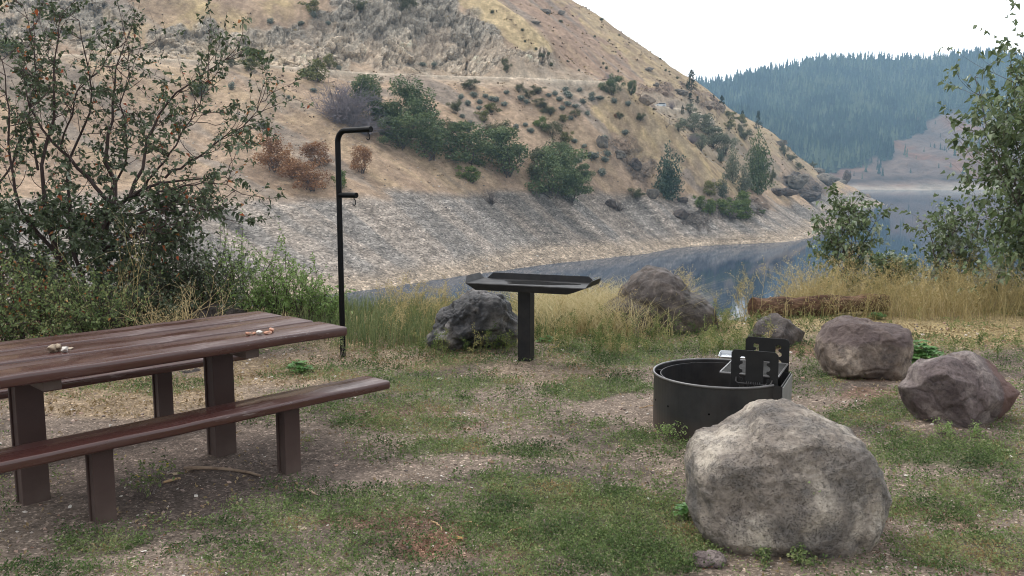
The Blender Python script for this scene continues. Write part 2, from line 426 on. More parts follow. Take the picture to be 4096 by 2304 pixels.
draw = inpoly(qx, qy, [(650, 108), (690, 104), (728, 128), (775, 168), (775, 190), (742, 184), (700, 150), (668, 124)])
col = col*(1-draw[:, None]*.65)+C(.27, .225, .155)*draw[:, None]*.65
scr = sstep(.25, .65, fbm(np.stack([along/7, down/34, X1*0], 1), 3, 61))*(1-gm)*(1-tal)*.6
col = col*(1-scr[:, None])+C(.27, .24, .21)*scr[:, None]
tcol = C(.40, .345, .295)+(C(.29, .265, .24)-C(.40, .345, .295))*sstep(-.3, .4, n3)[:, None]
dk = sstep(.15, .55, fbm(np.stack([along/10, down/36, X1*0], 1), 3, 66)); tcol = tcol*(1-(.30+.30*(PX < 345))[:, None]*dk[:, None])
wl = 1-sstep(WZ+1.2, WZ+4.0, Z1+n1*.8); tcol = tcol+(C(.45, .36, .27)-tcol)*(wl*.8)[:, None]
strand = np.sin((Z1+n1*.35)*4.3)*.11*(sstep(-.3, .4, fbm(P3/30, 2, 77)))
tcol = tcol*(1-strand[:, None]); Y1 = Y1-tal*np.sin((Z1+n1*.35)*4.3)*.05
col = col*(1-tal[:, None])+tcol*tal[:, None]
lite = C(.70, .575, .44); grey = C(.40, .355, .295)
lowc = sstep(30, 62, PY+wob*10)
rc = grey+(lite-grey)*(lowc*(.35+.65*cid2))[:, None]
rc = np.where((PX > 600)[:, None], (C(.30, .22, .165)+(C(.15, .125, .11)-C(.30, .22, .165))*(PY > 150)[:, None]), rc)
rc = rc*(.78+.42*cid[:, None]+.45*cid3[:, None])*(1-.35*np.maximum(crack, crack2*.7))[:, None]
rk_ = np.clip(rock*1.3, 0, 1)
col = col*(1-rk_[:, None])+rc*rk_[:, None]
shd = (1-sstep(5.5, 13, rd))*(1-rk_)*.55; col = col*(1-shd[:, None])+C(.55, .45, .345)*shd[:, None]
col = col*(1-roadm[:, None])+C(.66, .56, .44)*roadm[:, None]
col = col*(1+.20*n2[:, None]*.6); clod = fbm(P3/1.3, 2, 171); col = col*(1+.22*(clod*(1-rk_))[:, None])
g = Geo()
i, j = np.meshgrid(np.arange(ns-1), np.arange(ny-1), indexing='ij')
a = (i*ny+j).ravel()
fz = Z1
keep = (np.maximum.reduce([fz[a], fz[a+ny], fz[a+1], fz[a+ny+1]]) > WZ-9)
a = a[keep]
g.add(np.stack([X1, Y1, Z1], 1), np.stack([a, a+ny, a+ny+1, a+1], 1))
b = NB('hillside_soil', .95, .1)
base = b.attr('Col', 'Color'); talA = b.attr('tal'); rkA = b.attr('rock')
st = b.vor(2.3, b.obj((1, 1, 1.8)), out='Color')
sbw = b.n('ShaderNodeSeparateColor'); b.L(st, sbw.inputs[0])
stone = b.ramp(sbw.outputs[0], [(0, .45), (.35, .78), (.75, 1.08), (.92, 1.3), (1, 1.8)])
f_t = b.math('MULTIPLY_ADD', talA, .75, c=.22)
c1 = b.mix(f_t, base, b.mix(1.0, base, stone, 'MULTIPLY'))
nn = b.noise(.8, 6, rough=.7); nn2 = b.noise(4, 5, rough=.8)
c2 = b.mix(.75, c1, b.ramp(nn, [(.3, .62), (.5, 1), (.72, 1.35)]), 'MULTIPLY')
c2 = b.mix(.6, c2, b.ramp(nn2, [(.32, .5), (.5, 1), (.7, 1.5)]), 'MULTIPLY')
b.col(c2)
hh = b.math('ADD', b.math('MULTIPLY', sbw.outputs[0], .7), nn2)
ck = b.ramp(b.vor(.55, b.obj((1, 1, .7)), feat='DISTANCE_TO_EDGE'), [(0, 1), (.07, 0)]); ck2 = b.ramp(b.vor(1.5, b.obj((1, 1, .6)), feat='DISTANCE_TO_EDGE'), [(0, .8), (.09, 0)])
ckk = b.math('MULTIPLY', b.math('MAXIMUM', ck, ck2), rkA); c2 = b.mix(b.math('MULTIPLY', ckk, .38), c2, (.09, .075, .06)); b.col(c2)
b.bump(b.math('SUBTRACT', hh, ckk), .8, .28)
HILL = b.m
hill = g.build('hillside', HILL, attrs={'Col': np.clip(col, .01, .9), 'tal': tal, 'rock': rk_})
tag(hill, kind='structure')

def gz(X, Y):
    """height of the hillside at world X, Y"""
    s = np.asarray(X, float)/np.asarray(Y, float); fi = np.clip((s-S[0])/(S[1]-S[0]), 0, ns-1.001); i0 = fi.astype(int); fi = fi-i0
    j0 = np.clip(np.searchsorted(Yr, Y, 'right')-1, 0, ny-2); fj = np.clip((Y-Yr[j0])/(Yr[j0+1]-Yr[j0]), 0, 1)
    return (GZ[i0, j0]*(1-fi)+GZ[i0+1, j0]*fi)*(1-fj)+(GZ[i0, j0+1]*(1-fi)+GZ[i0+1, j0+1]*fi)*fj
def hit(px, py, ymin=95, skip=0):
    """first (or later) crossing of the line of sight with the hillside"""
    a_, b_, c_ = ray(px, py); Y = np.arange(ymin, 960, .5); X = a_/b_*Y; Z = CAMZ+c_/b_*Y
    d = gz(X, Y)-Z; k = np.where((d[1:] > 0) & (d[:-1] <= 0))[0]
    if not len(k): return Vector((X[700], Y[700], float(gz(X[700:701], Y[700:701])[0])))
    k = k[min(skip, len(k)-1)]+1
    return Vector((X[k], Y[k], float(gz(X[k:k+1], Y[k:k+1])[0])))

# ------------------------------------------------------------------ far forested mountain
rl = [(600, 96), (690, 86), (731, 81), (758, 76), (792, 69), (815, 63), (853, 60), (910, 64), (966, 62), (1024, 60), (1100, 64), (1250, 75)]
mx_ = np.array([r[0] for r in rl]); my_ = np.array([r[1] for r in rl])
nm, nr = 260, 120
mpx = np.linspace(560, 1240, nm); tt = np.linspace(-.12, 1.25, nr)
MP, TT = np.meshgrid(mpx, tt, indexing='ij')
ry = np.interp(MP, mx_, my_)
YM = 1380+TT*950
Rz = CAMZ+(178-ry)/F*(1380+950)
Tc = np.clip(TT, 0, 1)
ZM = WZ+(Rz-WZ)*(Tc**1.12)-np.clip(-TT, 0, 1)*180-np.clip(TT-1, 0, 1)*500
XM = (MP-512)/F*YM
PM = np.stack([XM.ravel(), YM.ravel(), XM.ravel()*0], 1)
rid = 1.5*fbm(np.stack([PM[:, 0]/150, PM[:, 1]/420, PM[:, 0]*0], 1), 3, 88).reshape(nm, nr)
ZM = ZM+rid*26*sstep(0, .3, TT)*(1-sstep(.85, 1, TT)*.8)+fbm(PM/40, 3, 90).reshape(nm, nr)*4*sstep(0.02, .1, TT)
_mf = ZM
def mz(px, t):
    fi = np.clip((px-mpx[0])/(mpx[1]-mpx[0]), 0, nm-1.001); i0 = fi.astype(int); fi = fi-i0
    fj = np.clip((t-tt[0])/(tt[1]-tt[0]), 0, nr-1.001); j0 = fj.astype(int); fj = fj-j0
    return (_mf[i0, j0]*(1-fi)+_mf[i0+1, j0]*fi)*(1-fj)+(_mf[i0, j0+1]*(1-fi)+_mf[i0+1, j0+1]*fi)*fj
qpx, qpy = proj(XM.ravel(), YM.ravel(), ZM.ravel())
wbm = fbm(PM/60, 3, 95)
BARE = [(812, 192), (826, 180), (852, 172), (872, 160), (888, 152), (908, 138), (926, 122), (945, 110), (985, 114), (1030, 128), (1300, 140), (1300, 200), (800, 200)]
bare = inpoly(qpx+wbm*6, qpy+wbm*5, BARE).astype(float)
mc = C(.035, .05, .03)[None]*(1-bare[:, None])+(C(.20, .14, .11)+(C(.25, .135, .085)-C(.20, .14, .11))*sstep(.1, .5, wbm)[:, None])*bare[:, None]
lowb = (1-sstep(.015, .045, TT.ravel()+wbm*.008)); mc = mc*(1-lowb[:, None])+C(.46, .39, .32)*lowb[:, None]
bench = (sstep(.045, .055, TT.ravel()+wbm*.01)*(1-sstep(.065, .075, TT.ravel()+wbm*.01))); mc = mc*(1-.5*bench[:, None])
g = Geo(); i, j = np.meshgrid(np.arange(nm-1), np.arange(nr-1), indexing='ij'); a = (i*nr+j).ravel()
g.add(np.stack([XM.ravel(), YM.ravel(), ZM.ravel()], 1), np.stack([a, a+nr, a+nr+1, a+1], 1))
b = NB('mountain_soil', .95, .1); nn = b.noise(.03, 8, rough=.7)
b.col(b.mix(.8, b.attr('Col', 'Color'), b.ramp(nn, [(.3, .5), (.5, 1), (.7, 1.6)]), 'MULTIPLY')); b.bump(nn, 1, 12)
tag(g.build('mountain', b.m, attrs={'Col': mc}), kind='structure')

def conifer_geo(g, base, h, w, rng, tiers=4, sides=6, rnd=.5, trunk=True):
    x, y, z = base
    for t in range(tiers):
        z0 = z+h*(.10+.80*t/tiers); r = w*.5*(1-t/tiers)**.8*(.85+.3*rng.random()); z1 = z0+h*(1.0/tiers)*1.25
        a = np.arange(sides)/sides*2*np.pi+rng.random()*3
        rr = r*(.65+.6*rng.random(sides))
        V = np.concatenate([np.stack([x+np.cos(a)*rr, y+np.sin(a)*rr, z0-rng.random(sides)*h*.05], 1), [[x, y, min(z1, z+h)]]])
        g.add(V, [[k, (k+1) % sides, sides] for k in range(sides)], np.clip(rnd+rng.normal()*.1, 0, 1))
rng = np.random.default_rng(5)
g = Geo(); nT = 0
cand_px = rng.uniform(640, 1190, 26000); cand_t = rng.uniform(.03, 1.0, 26000)
cY = 1380+cand_t*950; cX = (cand_px-512)/F*cY; cZ = mz(cand_px, cand_t)
ax_, ay_ = proj(cX, cY, cZ)
wv = fbm(np.stack([cX, cY, cX*0], 1)/60, 3, 95)
isb = inpoly(ax_+wv*6, ay_+wv*5, BARE)
pr = rng.random(26000)
keepm = (~isb & (pr < .62)) | (isb & (pr < .004)) | (isb & (pr < .10) & (fbm(np.stack([cX/50, cY/160, cX*0], 1), 2, 99) > .55))
keepm &= cand_t > .07
for k in np.where(keepm)[0]:
    h = rng.uniform(11, 30)*(.7 if isb[k] else 1)
    conifer_geo(g, (cX[k], cY[k], cZ[k]-1), h, h*rng.uniform(.26, .40), rng, tiers=3, sides=5, rnd=np.clip(.5+.45*wv[k]+rng.normal()*.22, 0, 1))
FARC = leaf_mat('distant_conifer_needles', [(0, (.018, .034, .024)), (.5, (.055, .088, .055)), (1, (.16, .19, .11))], 0, .9, .05)
fo = g.build('conifer_forest', FARC)
tag(fo, 'hazy blue-green conifer forest covering the far mountainside', 'forest', kind='stuff')
# trees one can tell apart on the ridge
ridge_labels = {}
g = Geo(); conifer_geo(g, (0, 0, 0), 1, .30, rng, tiers=7, sides=7)
rc1 = g.mesh('ridge_conifer', FARC)
g = Geo(); conifer_geo(g, (0, 0, 0), 1, .42, rng, tiers=6, sides=7)
rc2 = g.mesh('ridge_conifer', FARC)
for k in range(95):
    px = 694+k*3.45+rng.uniform(-1.6, 1.6); t = 1-rng.uniform(0, .02)
    if rng.random() < .12: continue
    Y = 1380+t*950; h = rng.uniform(12, 24)
    if rng.random() < .14: h *= 1.35
    o = bpy.data.objects.new('ridge_conifer', rc1 if rng.random() < .6 else rc2); COL.objects.link(o)
    o.location = ((px-512)/F*Y, Y, float(mz(np.array([px]), np.array([t]))[0])-1); o.scale = (h, h, h); o.rotation_euler.z = rng.random()*6
    tag(o, 'hazy blue conifer standing against white sky on the far ridge', 'tree', 'conifers along the far ridge line')

# ------------------------------------------------------------------ lake
g = Geo()
g.add([(-900, 12, WZ), (3200, 12, WZ), (3200, 2600, WZ), (-900, 2600, WZ)], [[0, 1, 2, 3]])
b = NB('lake_water', .03, .36); b.b.inputs['IOR'].default_value = 1.33
b.col((.035, .058, .095))
w1 = b.noise(.55, 3, b.obj((1, 2.4, 1), (0, 0, .3))); w2 = b.noise(.035, 3, b.obj((.6, 2.2, 1)))
far = b.n('ShaderNodeTexCoord'); sx = b.n('ShaderNodeSeparateXYZ'); b.L(far.outputs['Object'], sx.inputs[0])
band = b.math('MULTIPLY', b.ramp(b.math('DIVIDE', sx.outputs[1], 2000), [(.42, 0.0), (.45, 1.0), (.50, 1.0), (.54, 0.0)]), b.ramp(b.noise(.006, 3, b.obj((.5, 3, 1))), [(.5, 0), (.6, 1)]))
b.rough(b.math('MULTIPLY_ADD', band, .30, c=.015))
b.bump(w1, .02, .2)
df = b.n('ShaderNodeBsdfDiffuse'); df.inputs[0].default_value = (.060, .088, .125, 1); ms_ = b.n('ShaderNodeMixShader'); ms_.inputs[0].default_value = .30
b.L(b.b.outputs[0], ms_.inputs[1]); b.L(df.outputs[0], ms_.inputs[2]); b.L(ms_.outputs[0], b.t.nodes['Material Output'].inputs[0])
tag(g.build('water', b.m), kind='structure')
# ------------------------------------------------------------------ campground
def gheight(X, Y):
    X = np.asarray(X, float); Y = np.asarray(Y, float)
    P = np.stack([X, Y, X*0], 1)
    h = fbm(P/1.7, 3, 101)*.022+fbm(P/.35, 3, 102)*.007
    edge = 11.0-.55*np.exp(-((X/np.clip(Y, 5, 30)-.258)/.055)**4)*(X > 0)+2.4*sstep(3.3, 4.8, X)+.9*sstep(-2, -5, X)+fbm(P/3, 2, 103)*.25
    rr = np.clip((Y-edge), 0, None)
    return h-np.clip(rr, 0, 40)**1.15*.55*(1-np.exp(-rr))
th = np.linspace(-1.25, 1.25, 520)
rr_ = np.concatenate([np.linspace(.5, 2.3, 20)[:-1], 2.3*np.exp(np.linspace(0, math.log(16/2.3), 420)), np.linspace(16.4, 62, 40)])
TH, RR = np.meshgrid(th, rr_, indexing='ij')
gX = (np.sin(TH)*RR).ravel(); gY = (np.cos(TH)*RR).ravel()
gZ = gheight(gX, gY)
qx_, qy_ = proj(gX, gY, gZ)
def patch(px, py, L, soft=.35):
    r = np.zeros(len(px))
    for cx, cy, rx, ry, w in L:
        d = np.hypot((px-cx)/rx, (py-cy)/ry); r = np.maximum(r, w*(1-sstep(1-soft, 1+soft, d)))
    return r
GREEN = [(360, 372, 90, 12, .55), (470, 362, 60, 10, .6), (400, 350, 60, 10, .5), (930, 350, 120, 10, .5), (450, 384, 80, 9, .8), (600, 388, 62, 8, 1), (400, 424, 75, 9, .75), (450, 447, 42, 10, 1), (530, 452, 45, 8, .7), (340, 505, 120, 22, .6), (250, 528, 90, 12, .55), (400, 492, 60, 12, .6),
         (560, 520, 120, 45, .85), (640, 555, 90, 32, .9), (520, 480, 60, 14, .75), (640, 437, 34, 4, .9), (700, 440, 30, 5, .7), (600, 424, 26, 5, .6), (865, 415, 60, 14, .65), (940, 455, 90, 14, .85), (880, 440, 30, 8, .6),
         (955, 500, 80, 26, .6), (990, 555, 90, 30, .6), (105, 538, 60, 12, .6), (60, 568, 80, 10, .5), (330, 398, 40, 8, .5), (520, 361, 60, 9, .5), (620, 352, 80, 16, .8), (700, 345, 60, 14, .7), (830, 370, 40, 16, .6), (960, 400, 80, 10, .45),
         (1050, 440, 60, 60, .5), (430, 402, 60, 8, .6), (160, 385, 90, 8, .6), (290, 478, 50, 6, .45), (300, 560, 140, 16, .45), (300, 440, 14, 8, .4), (900, 345, 150, 12, .45), (1000, 360, 60, 14, .4)]
DIRT = [(640, 415, 60, 16, 1), (630, 470, 60, 14, .7), (200, 470, 170, 45, 1), (90, 500, 110, 40, .9), (330, 445, 40, 10, .9), (470, 540, 80, 26, .55), (535, 372, 45, 9, .8), (700, 475, 60, 20, .6), (840, 470, 25, 12, .5), (420, 560, 60, 20, .5), (820, 380, 30, 6, .8)]
THATCH = [(270, 372, 90, 18, .75), (360, 352, 50, 14, .6), (130, 400, 120, 18, .8), (960, 335, 100, 12, .9), (560, 372, 70, 12, .5), (440, 360, 60, 10, .8), (100, 385, 160, 10, .8)]
RED = [(470, 540, 80, 18, .9), (380, 520, 60, 10, .5), (560, 500, 50, 8, .6), (420, 425, 60, 10, .6), (920, 520, 70, 20, .55), (960, 575, 70, 20, .6), (600, 345, 30, 5, .7), (800, 352, 50, 8, .7), (860, 400, 40, 8, .5), (900, 375, 80, 8, .6), (400, 410, 50, 8, .4)]
def masks(X, Y):
    px, py = proj(X, Y, X*0); P = np.stack([X, Y, X*0], 1)
    wx = fbm(P/.5, 3, 110)*14; wy = fbm(P/.5, 3, 111)*7
    wx = wx*6/np.clip(Y, 3, 20); wy = wy*5/np.clip(Y, 3, 20)
    gr = patch(px+wx, py+wy, GREEN); di = patch(px+wx, py+wy, DIRT); thm = patch(px+wx, py+wy, THATCH); rd_ = patch(px+wx, py+wy, RED)
    gr = np.maximum(gr, .22+.25*fbm(P/.8, 2, 112)); off = ((px < -20) | (px > 1050) | (py > 600)); gr = np.where(off, .5+.5*fbm(P/.9, 3, 113), gr)
    return np.clip(gr, 0, 1), di, thm, rd_
gr, di, thm, rdm = masks(gX, gY)
Pg = np.stack([gX, gY, gZ*0], 1)
a1 = fbm(Pg/.6, 4, 120)
dirt = C(.225, .178, .143); dirt2 = C(.125, .10, .082)
gc = dirt+(dirt2-dirt)*sstep(-.2, .7, a1)[:, None]
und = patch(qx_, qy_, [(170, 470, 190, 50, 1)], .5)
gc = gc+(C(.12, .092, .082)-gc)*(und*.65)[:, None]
gc = gc+(C(.34, .25, .155)-gc)*(thm*.7*(1-.4*di))[:, None]
gc = gc+(C(.24, .115, .07)-gc)*(rdm*.6*sstep(-.4, .3, a1))[:, None]
gc = gc+(C(.10, .12, .055)-gc)*(sstep(.35, .9, gr)*.65)[:, None]
tallz = sstep(8.8, 9.8, gY+a1*.4); gc = gc+(C(.33, .26, .13)-gc)*(tallz*.8)[:, None]
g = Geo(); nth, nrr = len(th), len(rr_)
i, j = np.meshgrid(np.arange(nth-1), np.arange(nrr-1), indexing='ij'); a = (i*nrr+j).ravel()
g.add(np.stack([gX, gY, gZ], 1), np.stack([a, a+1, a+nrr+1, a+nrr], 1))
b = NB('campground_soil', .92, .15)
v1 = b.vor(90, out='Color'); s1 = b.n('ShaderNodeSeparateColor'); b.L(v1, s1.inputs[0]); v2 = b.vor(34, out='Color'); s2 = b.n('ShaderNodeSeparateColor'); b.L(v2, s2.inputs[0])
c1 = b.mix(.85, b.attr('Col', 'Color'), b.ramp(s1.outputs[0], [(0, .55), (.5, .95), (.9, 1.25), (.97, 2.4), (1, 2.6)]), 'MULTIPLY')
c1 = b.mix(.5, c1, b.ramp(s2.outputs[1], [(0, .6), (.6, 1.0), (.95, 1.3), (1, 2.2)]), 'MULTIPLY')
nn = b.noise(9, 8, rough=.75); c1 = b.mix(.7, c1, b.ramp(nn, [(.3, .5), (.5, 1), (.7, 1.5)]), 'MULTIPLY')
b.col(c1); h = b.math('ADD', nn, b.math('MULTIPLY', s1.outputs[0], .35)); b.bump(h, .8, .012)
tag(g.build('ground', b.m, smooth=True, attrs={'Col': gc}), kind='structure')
# lake bed and everything beyond, down under the water to the horizon
g = Geo(); g.add([(-4000, -300, -34), (4500, -300, -34), (4500, 6000, -34), (-4000, 6000, -34)], [[0, 1, 2, 3]])
b = NB('lake_bed_silt', .95, .1); b.col(b.mix(b.noise(.02, 4), (.12, .10, .08), (.2, .17, .13)))
tag(g.build('lake_bed', b.m), kind='structure')
# ground behind the viewer
g = Geo(); g.add([(-70, -60, -.06), (70, -60, -.06), (70, 1.1, -.06), (-70, 1.1, -.06)], [[0, 1, 2, 3]])
b = NB('campsite_gravel', .95, .1); b.col(b.mix(b.noise(30, 6), (.12, .1, .08), (.26, .21, .17)))
tag(g.build('gravel_pad', b.m), kind='structure')

# low ground cover: small leafy tufts
rng = np.random.default_rng(11)
def cover(name, n, ymin, ymax, size, lab, matl, weight, hgt, per, dens=1.0, spread=1.0):
    Y = ymin*np.exp(rng.random(n)*math.log(ymax/ymin)); X = (rng.random(n)*1.36-.66)*Y
    keep = rng.random(n) < weight(X, Y)*dens; X, Y = X[keep], Y[keep]; k = len(X)
    Xr = np.repeat(X, per)+rng.normal(size=k*per)*.018*spread*np.repeat(Y/4, per)**.5
    Yr_ = np.repeat(Y, per)+rng.normal(size=k*per)*.018*spread*np.repeat(Y/4, per)**.5
    Zr = gheight(Xr, Yr_)+rng.random(k*per)**1.5*hgt
    D = rng.normal(size=(k*per, 3)); D[:, 2] = np.abs(D[:, 2])*.9+.35
    tone = np.clip(.5+.40*fbm(np.stack([Xr, Yr_, Xr*0], 1)/.28, 3, 131)+rng.normal(size=k*per)*.16, 0, 1)
    g = Geo(); leaves(g, np.stack([Xr, Yr_, Zr], 1), D, size*(.6+.8*rng.random(k*per))*(.75+.25*np.repeat(Y/4, per)), rng, .5, .15, tone)
    o = g.build(name, matl); tag(o, lab[0], lab[1], kind='stuff'); return o
GRM = leaf_mat('ground_cover_leaves', [(0, (.045, .08, .028)), (.3, (.11, .17, .055)), (.6, (.20, .27, .10)), (.85, (.33, .36, .17)), (1, (.34, .22, .11))], .25)
RDM = leaf_mat('reddened_ground_cover_leaves', [(0, (.10, .05, .03)), (.4, (.20, .09, .05)), (.7, (.22, .17, .08)), (1, (.36, .26, .14))], .2)
THM = leaf_mat('dry_thatch_straw', [(0, (.22, .155, .085)), (.5, (.36, .27, .15)), (1, (.50, .40, .25))], .2)
def wg(X, Y):
    gr, di, t, r = masks(X, Y); return np.clip(gr*1.5-.18-di*.15, 0, 1)*(Y < 13)
def wr(X, Y):
    gr, di, t, r = masks(X, Y); return np.clip(r*.8+.12*(1-di)*(fbm(np.stack([X, Y, X*0], 1)/.4, 2, 133) > .1), 0, 1)
def wt_(X, Y):
    gr, di, t, r = masks(X, Y); return np.clip(t*.8+.05, 0, 1)*(1-.5*di)
cover('ground_cover', 70000, 2.9, 11.5, .016, ('low green weeds creeping in patches over the campsite dirt', 'ground cover'), GRM, wg, .042, 7)
cover('red_ground_cover', 26000, 2.9, 11.5, .011, ('low rust-red weeds drying among the pebbles of the clearing', 'ground cover'), RDM, wr, .015, 5)
cover('dry_thatch', 22000, 3.5, 12.5, .024, ('flattened straw-coloured dead grass on the bare ground', 'dry grass'), THM, wt_, .008, 3, 1, 2.2)

# pebbles
def stone_proto(rng, n=1):
    import bmesh
    bm = bmesh.new(); bmesh.ops.create_icosphere(bm, subdivisions=n, radius=1)
    V = np.array([v.co[:] for v in bm.verts]); Fc = np.array([[v.index for v in f.verts] for f in bm.faces]); bm.free()
    return V, Fc
icoV, icoF = stone_proto(None, 1)
def scatter_stones(name, X, Y, Z, size, matl, lab, cat, flat=.6, seed=3, cube=False):
    r = np.random.default_rng(seed); k = len(X); V = icoV[None]*(1+.28*r.normal(size=(k, len(icoV), 1)).clip(-1.5, 1.5))
    sc = size[:, None, None]*(np.stack([np.ones(k), .55+.4*r.random(k), flat*(.5+.5*r.random(k))], 1))[:, None]
    V = V*sc; a = r.random(k)*6.28; ca, sa = np.cos(a)[:, None], np.sin(a)[:, None]
    tl = r.normal(size=k)[:, None]*.35
    x, y, z = V[..., 0], V[..., 1], V[..., 2]; z, x = z*np.cos(tl)+x*np.sin(tl), x*np.cos(tl)-z*np.sin(tl)
    V = np.stack([x*ca-y*sa+X[:, None], x*sa+y*ca+Y[:, None], z+Z[:, None]], -1)
    g = Geo(); kk = np.arange(k)[:, None, None]*len(icoV)
    g.add(V.reshape(-1, 3), (icoF[None]+kk).reshape(-1, 3), np.repeat(r.random(k), len(icoV)))
    o = g.build(name, matl); tag(o, lab, cat, kind='stuff'); return o
b = NB('pebbles', .85, .25); b.col(b.ramp(b.attr('rnd'), [(0, (.10, .085, .08)), (.3, (.24, .19, .17)), (.55, (.36, .27, .23)), (.7, (.45, .28, .21)), (.8, (.6, .54, .49)), (1, (.70, .66, .60))])); PEB = b.m
n = 17000; Y = 2.9*np.exp(rng.random(n)*math.log(10.5/2.9)); X = (rng.random(n)*1.4-.68)*Y
gr, di, t, r_ = masks(X, Y); kp = rng.random(n) < np.clip(.9-.65*gr+.3*r_, .1, 1)*(.35+.65*(fbm(np.stack([X, Y, X*0], 1)/.5, 2, 141) > -.1)); X, Y = X[kp], Y[kp]
sz = .0024*(Y/3)**.6+.0065*rng.random(len(X))**4*(1+Y/5)
scatter_stones('pebbles', X, Y, gheight(X, Y)+sz*.2, sz, PEB, 'small white and pink pebbles scattered over the campsite dirt', 'pebbles')

# tall dry weeds and grass along the bank
def blades(g, X, Y, h, rng, segs=3, w=.004, lean=.35, tone=None, sway=None):
    k = len(X); Z = gheight(X, Y)-.01
    a = rng.random(k)*6.28; le = lean*h*(.3+.9*rng.random(k)); dx, dy = np.cos(a)*le, np.sin(a)*le
    if sway is not None: dx = dx+sway*h
    wx, wy = np.cos(a+1.57)*w, np.sin(a+1.57)*w*.6
    pts = []
    for s in range(segs+1):
        t = s/segs; ww = 1-t*.85
        cx = X+dx*t*t; cy = Y+dy*t*t; cz = Z+h*(t-.18*t*t)
        pts.append(np.stack([cx-wx*ww, cy-wy*ww, cz], 1)); pts.append(np.stack([cx+wx*ww, cy+wy*ww, cz], 1))
    V = np.stack(pts, 1).reshape(-1, 3); m = 2*(segs+1); k0 = np.arange(k)*m
    Fq = np.concatenate([np.stack([k0+2*s, k0+2*s+1, k0+2*s+3, k0+2*s+2], 1) for s in range(segs)])
    if tone is None: tone = rng.random(k)
    g.add(V, Fq, np.repeat(tone, m))
GOLD = leaf_mat('golden_grass', [(0, (.12, .145, .06)), (.25, (.27, .26, .125)), (.5, (.44, .385, .20)), (.8, (.60, .51, .29)), (1, (.74, .65, .42))], .3, .7, .2)
def bankmask(X, Y):
    px, py = proj(X, Y, X*0)
    start = np.interp(px, [-100, 200, 340, 430, 520, 600, 700, 760, 860, 940, 1024, 1150], [9.4, 9.2, 9.2, 8.9, 9.6, 9.6, 9.7, 10.6, 11.0, 10.5, 10.1, 9.8])
    return sstep(-.35, .45, Y-start+.5*fbm(np.stack([X, Y, X*0], 1)/.7, 2, 151))
n = 44000; Y = rng.uniform(8.7, 14.5, n); X = (rng.random(n)*1.5-.72)*Y
kp = rng.random(n) < bankmask(X, Y)*np.where(X < -1.5, .35, 1); X, Y = X[kp], Y[kp]
hl = np.interp(X/Y, [-.7, -.25, -.1, .1, .25, .35, .6], [.40, .32, .24, .24, .24, .36, .46])
patchy = fbm(np.stack([X, Y, X*0], 1)/.9, 3, 152)
hl = hl*(1-.6*np.exp(-((X/Y-.25)/.05)**4)); h = hl*(.45+.65*rng.random(len(X)))*(1+.45*patchy)*np.clip(.35+(Y-8.9)*.45, .35, 1.0)
tone = np.clip(.62+.35*patchy+rng.normal(size=len(X))*.18-np.where(X < 0, .22, 0)-.3*((X < -1.3) & (Y < 13)), 0, 1)
g = Geo(); blades(g, X, Y, h, rng, 3, .0036, .95, tone); k9 = rng.random(len(X)) < .75; zz = gheight(X, Y); m9 = k9.sum()
for _q in range(2): leaves(g, np.stack([X+rng.normal(size=len(X))*.05, Y+rng.normal(size=len(X))*.05, zz+h*rng.uniform(.35, 1.0, len(X))], 1)[k9], rng.normal(size=(m9, 3)), .022, rng, .5, 0, np.clip(tone[k9]+rng.normal(size=m9)*.2, 0, 1)); tag(g.build('golden_grass', GOLD), 'tall golden dry grass along the edge of the bank', 'grass', kind='stuff')
n = 5200; Y = rng.uniform(9.4, 12, n); X = (.02+rng.random(n)*.17)*Y; kp = rng.random(n) < bankmask(X, Y)
g = Geo(); blades(g, X[kp], Y[kp], rng.uniform(.25, .6, kp.sum()), rng, 4, .004, 1.3, rng.uniform(.6, 1, kp.sum()), sway=rng.normal(size=kp.sum())*.5)
tag(g.build('bent_straw', GOLD), 'bent pale straw lying over behind the metal utility table', 'grass', kind='stuff')
n = 7000; Y = rng.uniform(8.9, 12, n); X = (-.26+rng.random(n)*.32)*Y; kp = rng.random(n) < bankmask(X, Y)*.8
g = Geo(); blades(g, X[kp], Y[kp], rng.uniform(.15, .38, kp.sum()), rng, 3, .005, .35, rng.uniform(0, .9, kp.sum()))
GREENB = leaf_mat('green_grass', [(0, (.10, .14, .06)), (.6, (.20, .25, .11)), (1, (.34, .34, .16))], .3, .6)
tag(g.build('green_grass', GREENB), 'tall blue-green grass growing behind the lantern pole', 'grass', kind='stuff')
# branching seed weeds over the golden grass
WEEDM = leaf_mat('dry_seed_weed', [(0, (.12, .14, .045)), (.35, (.32, .29, .12)), (.7, (.50, .40, .19)), (1, (.66, .54, .31))], .2, .8, .15)
def seed_weed(g, x, y, h, rng, tone):
    z = float(gheight([x], [y])[0]); segs = []; tips = []
    def br(p, d, L, r, lev):
        n = 5; q = p.copy()
        for s in range(n):
            d2 = d+rng.normal(size=3)*.18; d2[2] += .12; d2 /= np.linalg.norm(d2)
            q2 = q+d2*L/n; segs.append((q, q2, r*(1-s/n*.6), r*(1-(s+1)/n*.6), tone)); q = q2
            if lev < 2:
                for _ in range(1 if lev == 0 else 1):
                    if rng.random() < .95:
                        e = d2+rng.normal(size=3)*.75; e[2] = abs(e[2])*.8+.1; e /= np.linalg.norm(e)
                        br(q, e, L*(.45 if lev == 0 else .42)*rng.uniform(.7, 1.2), r*.6, lev+1)
            else: tips.append(q+rng.normal(size=3)*.012)
    br(np.array([x, y, z]), np.array([rng.normal()*.15, rng.normal()*.15, 1.]), h, .0035, 0)
    tubes_fast(g, segs, 3)
    if tips:
        T = np.array(tips); leaves(g, T, rng.normal(size=(len(T), 3)), .014, rng, .8, 0, np.clip(tone+rng.normal(size=len(T))*.15, 0, 1))
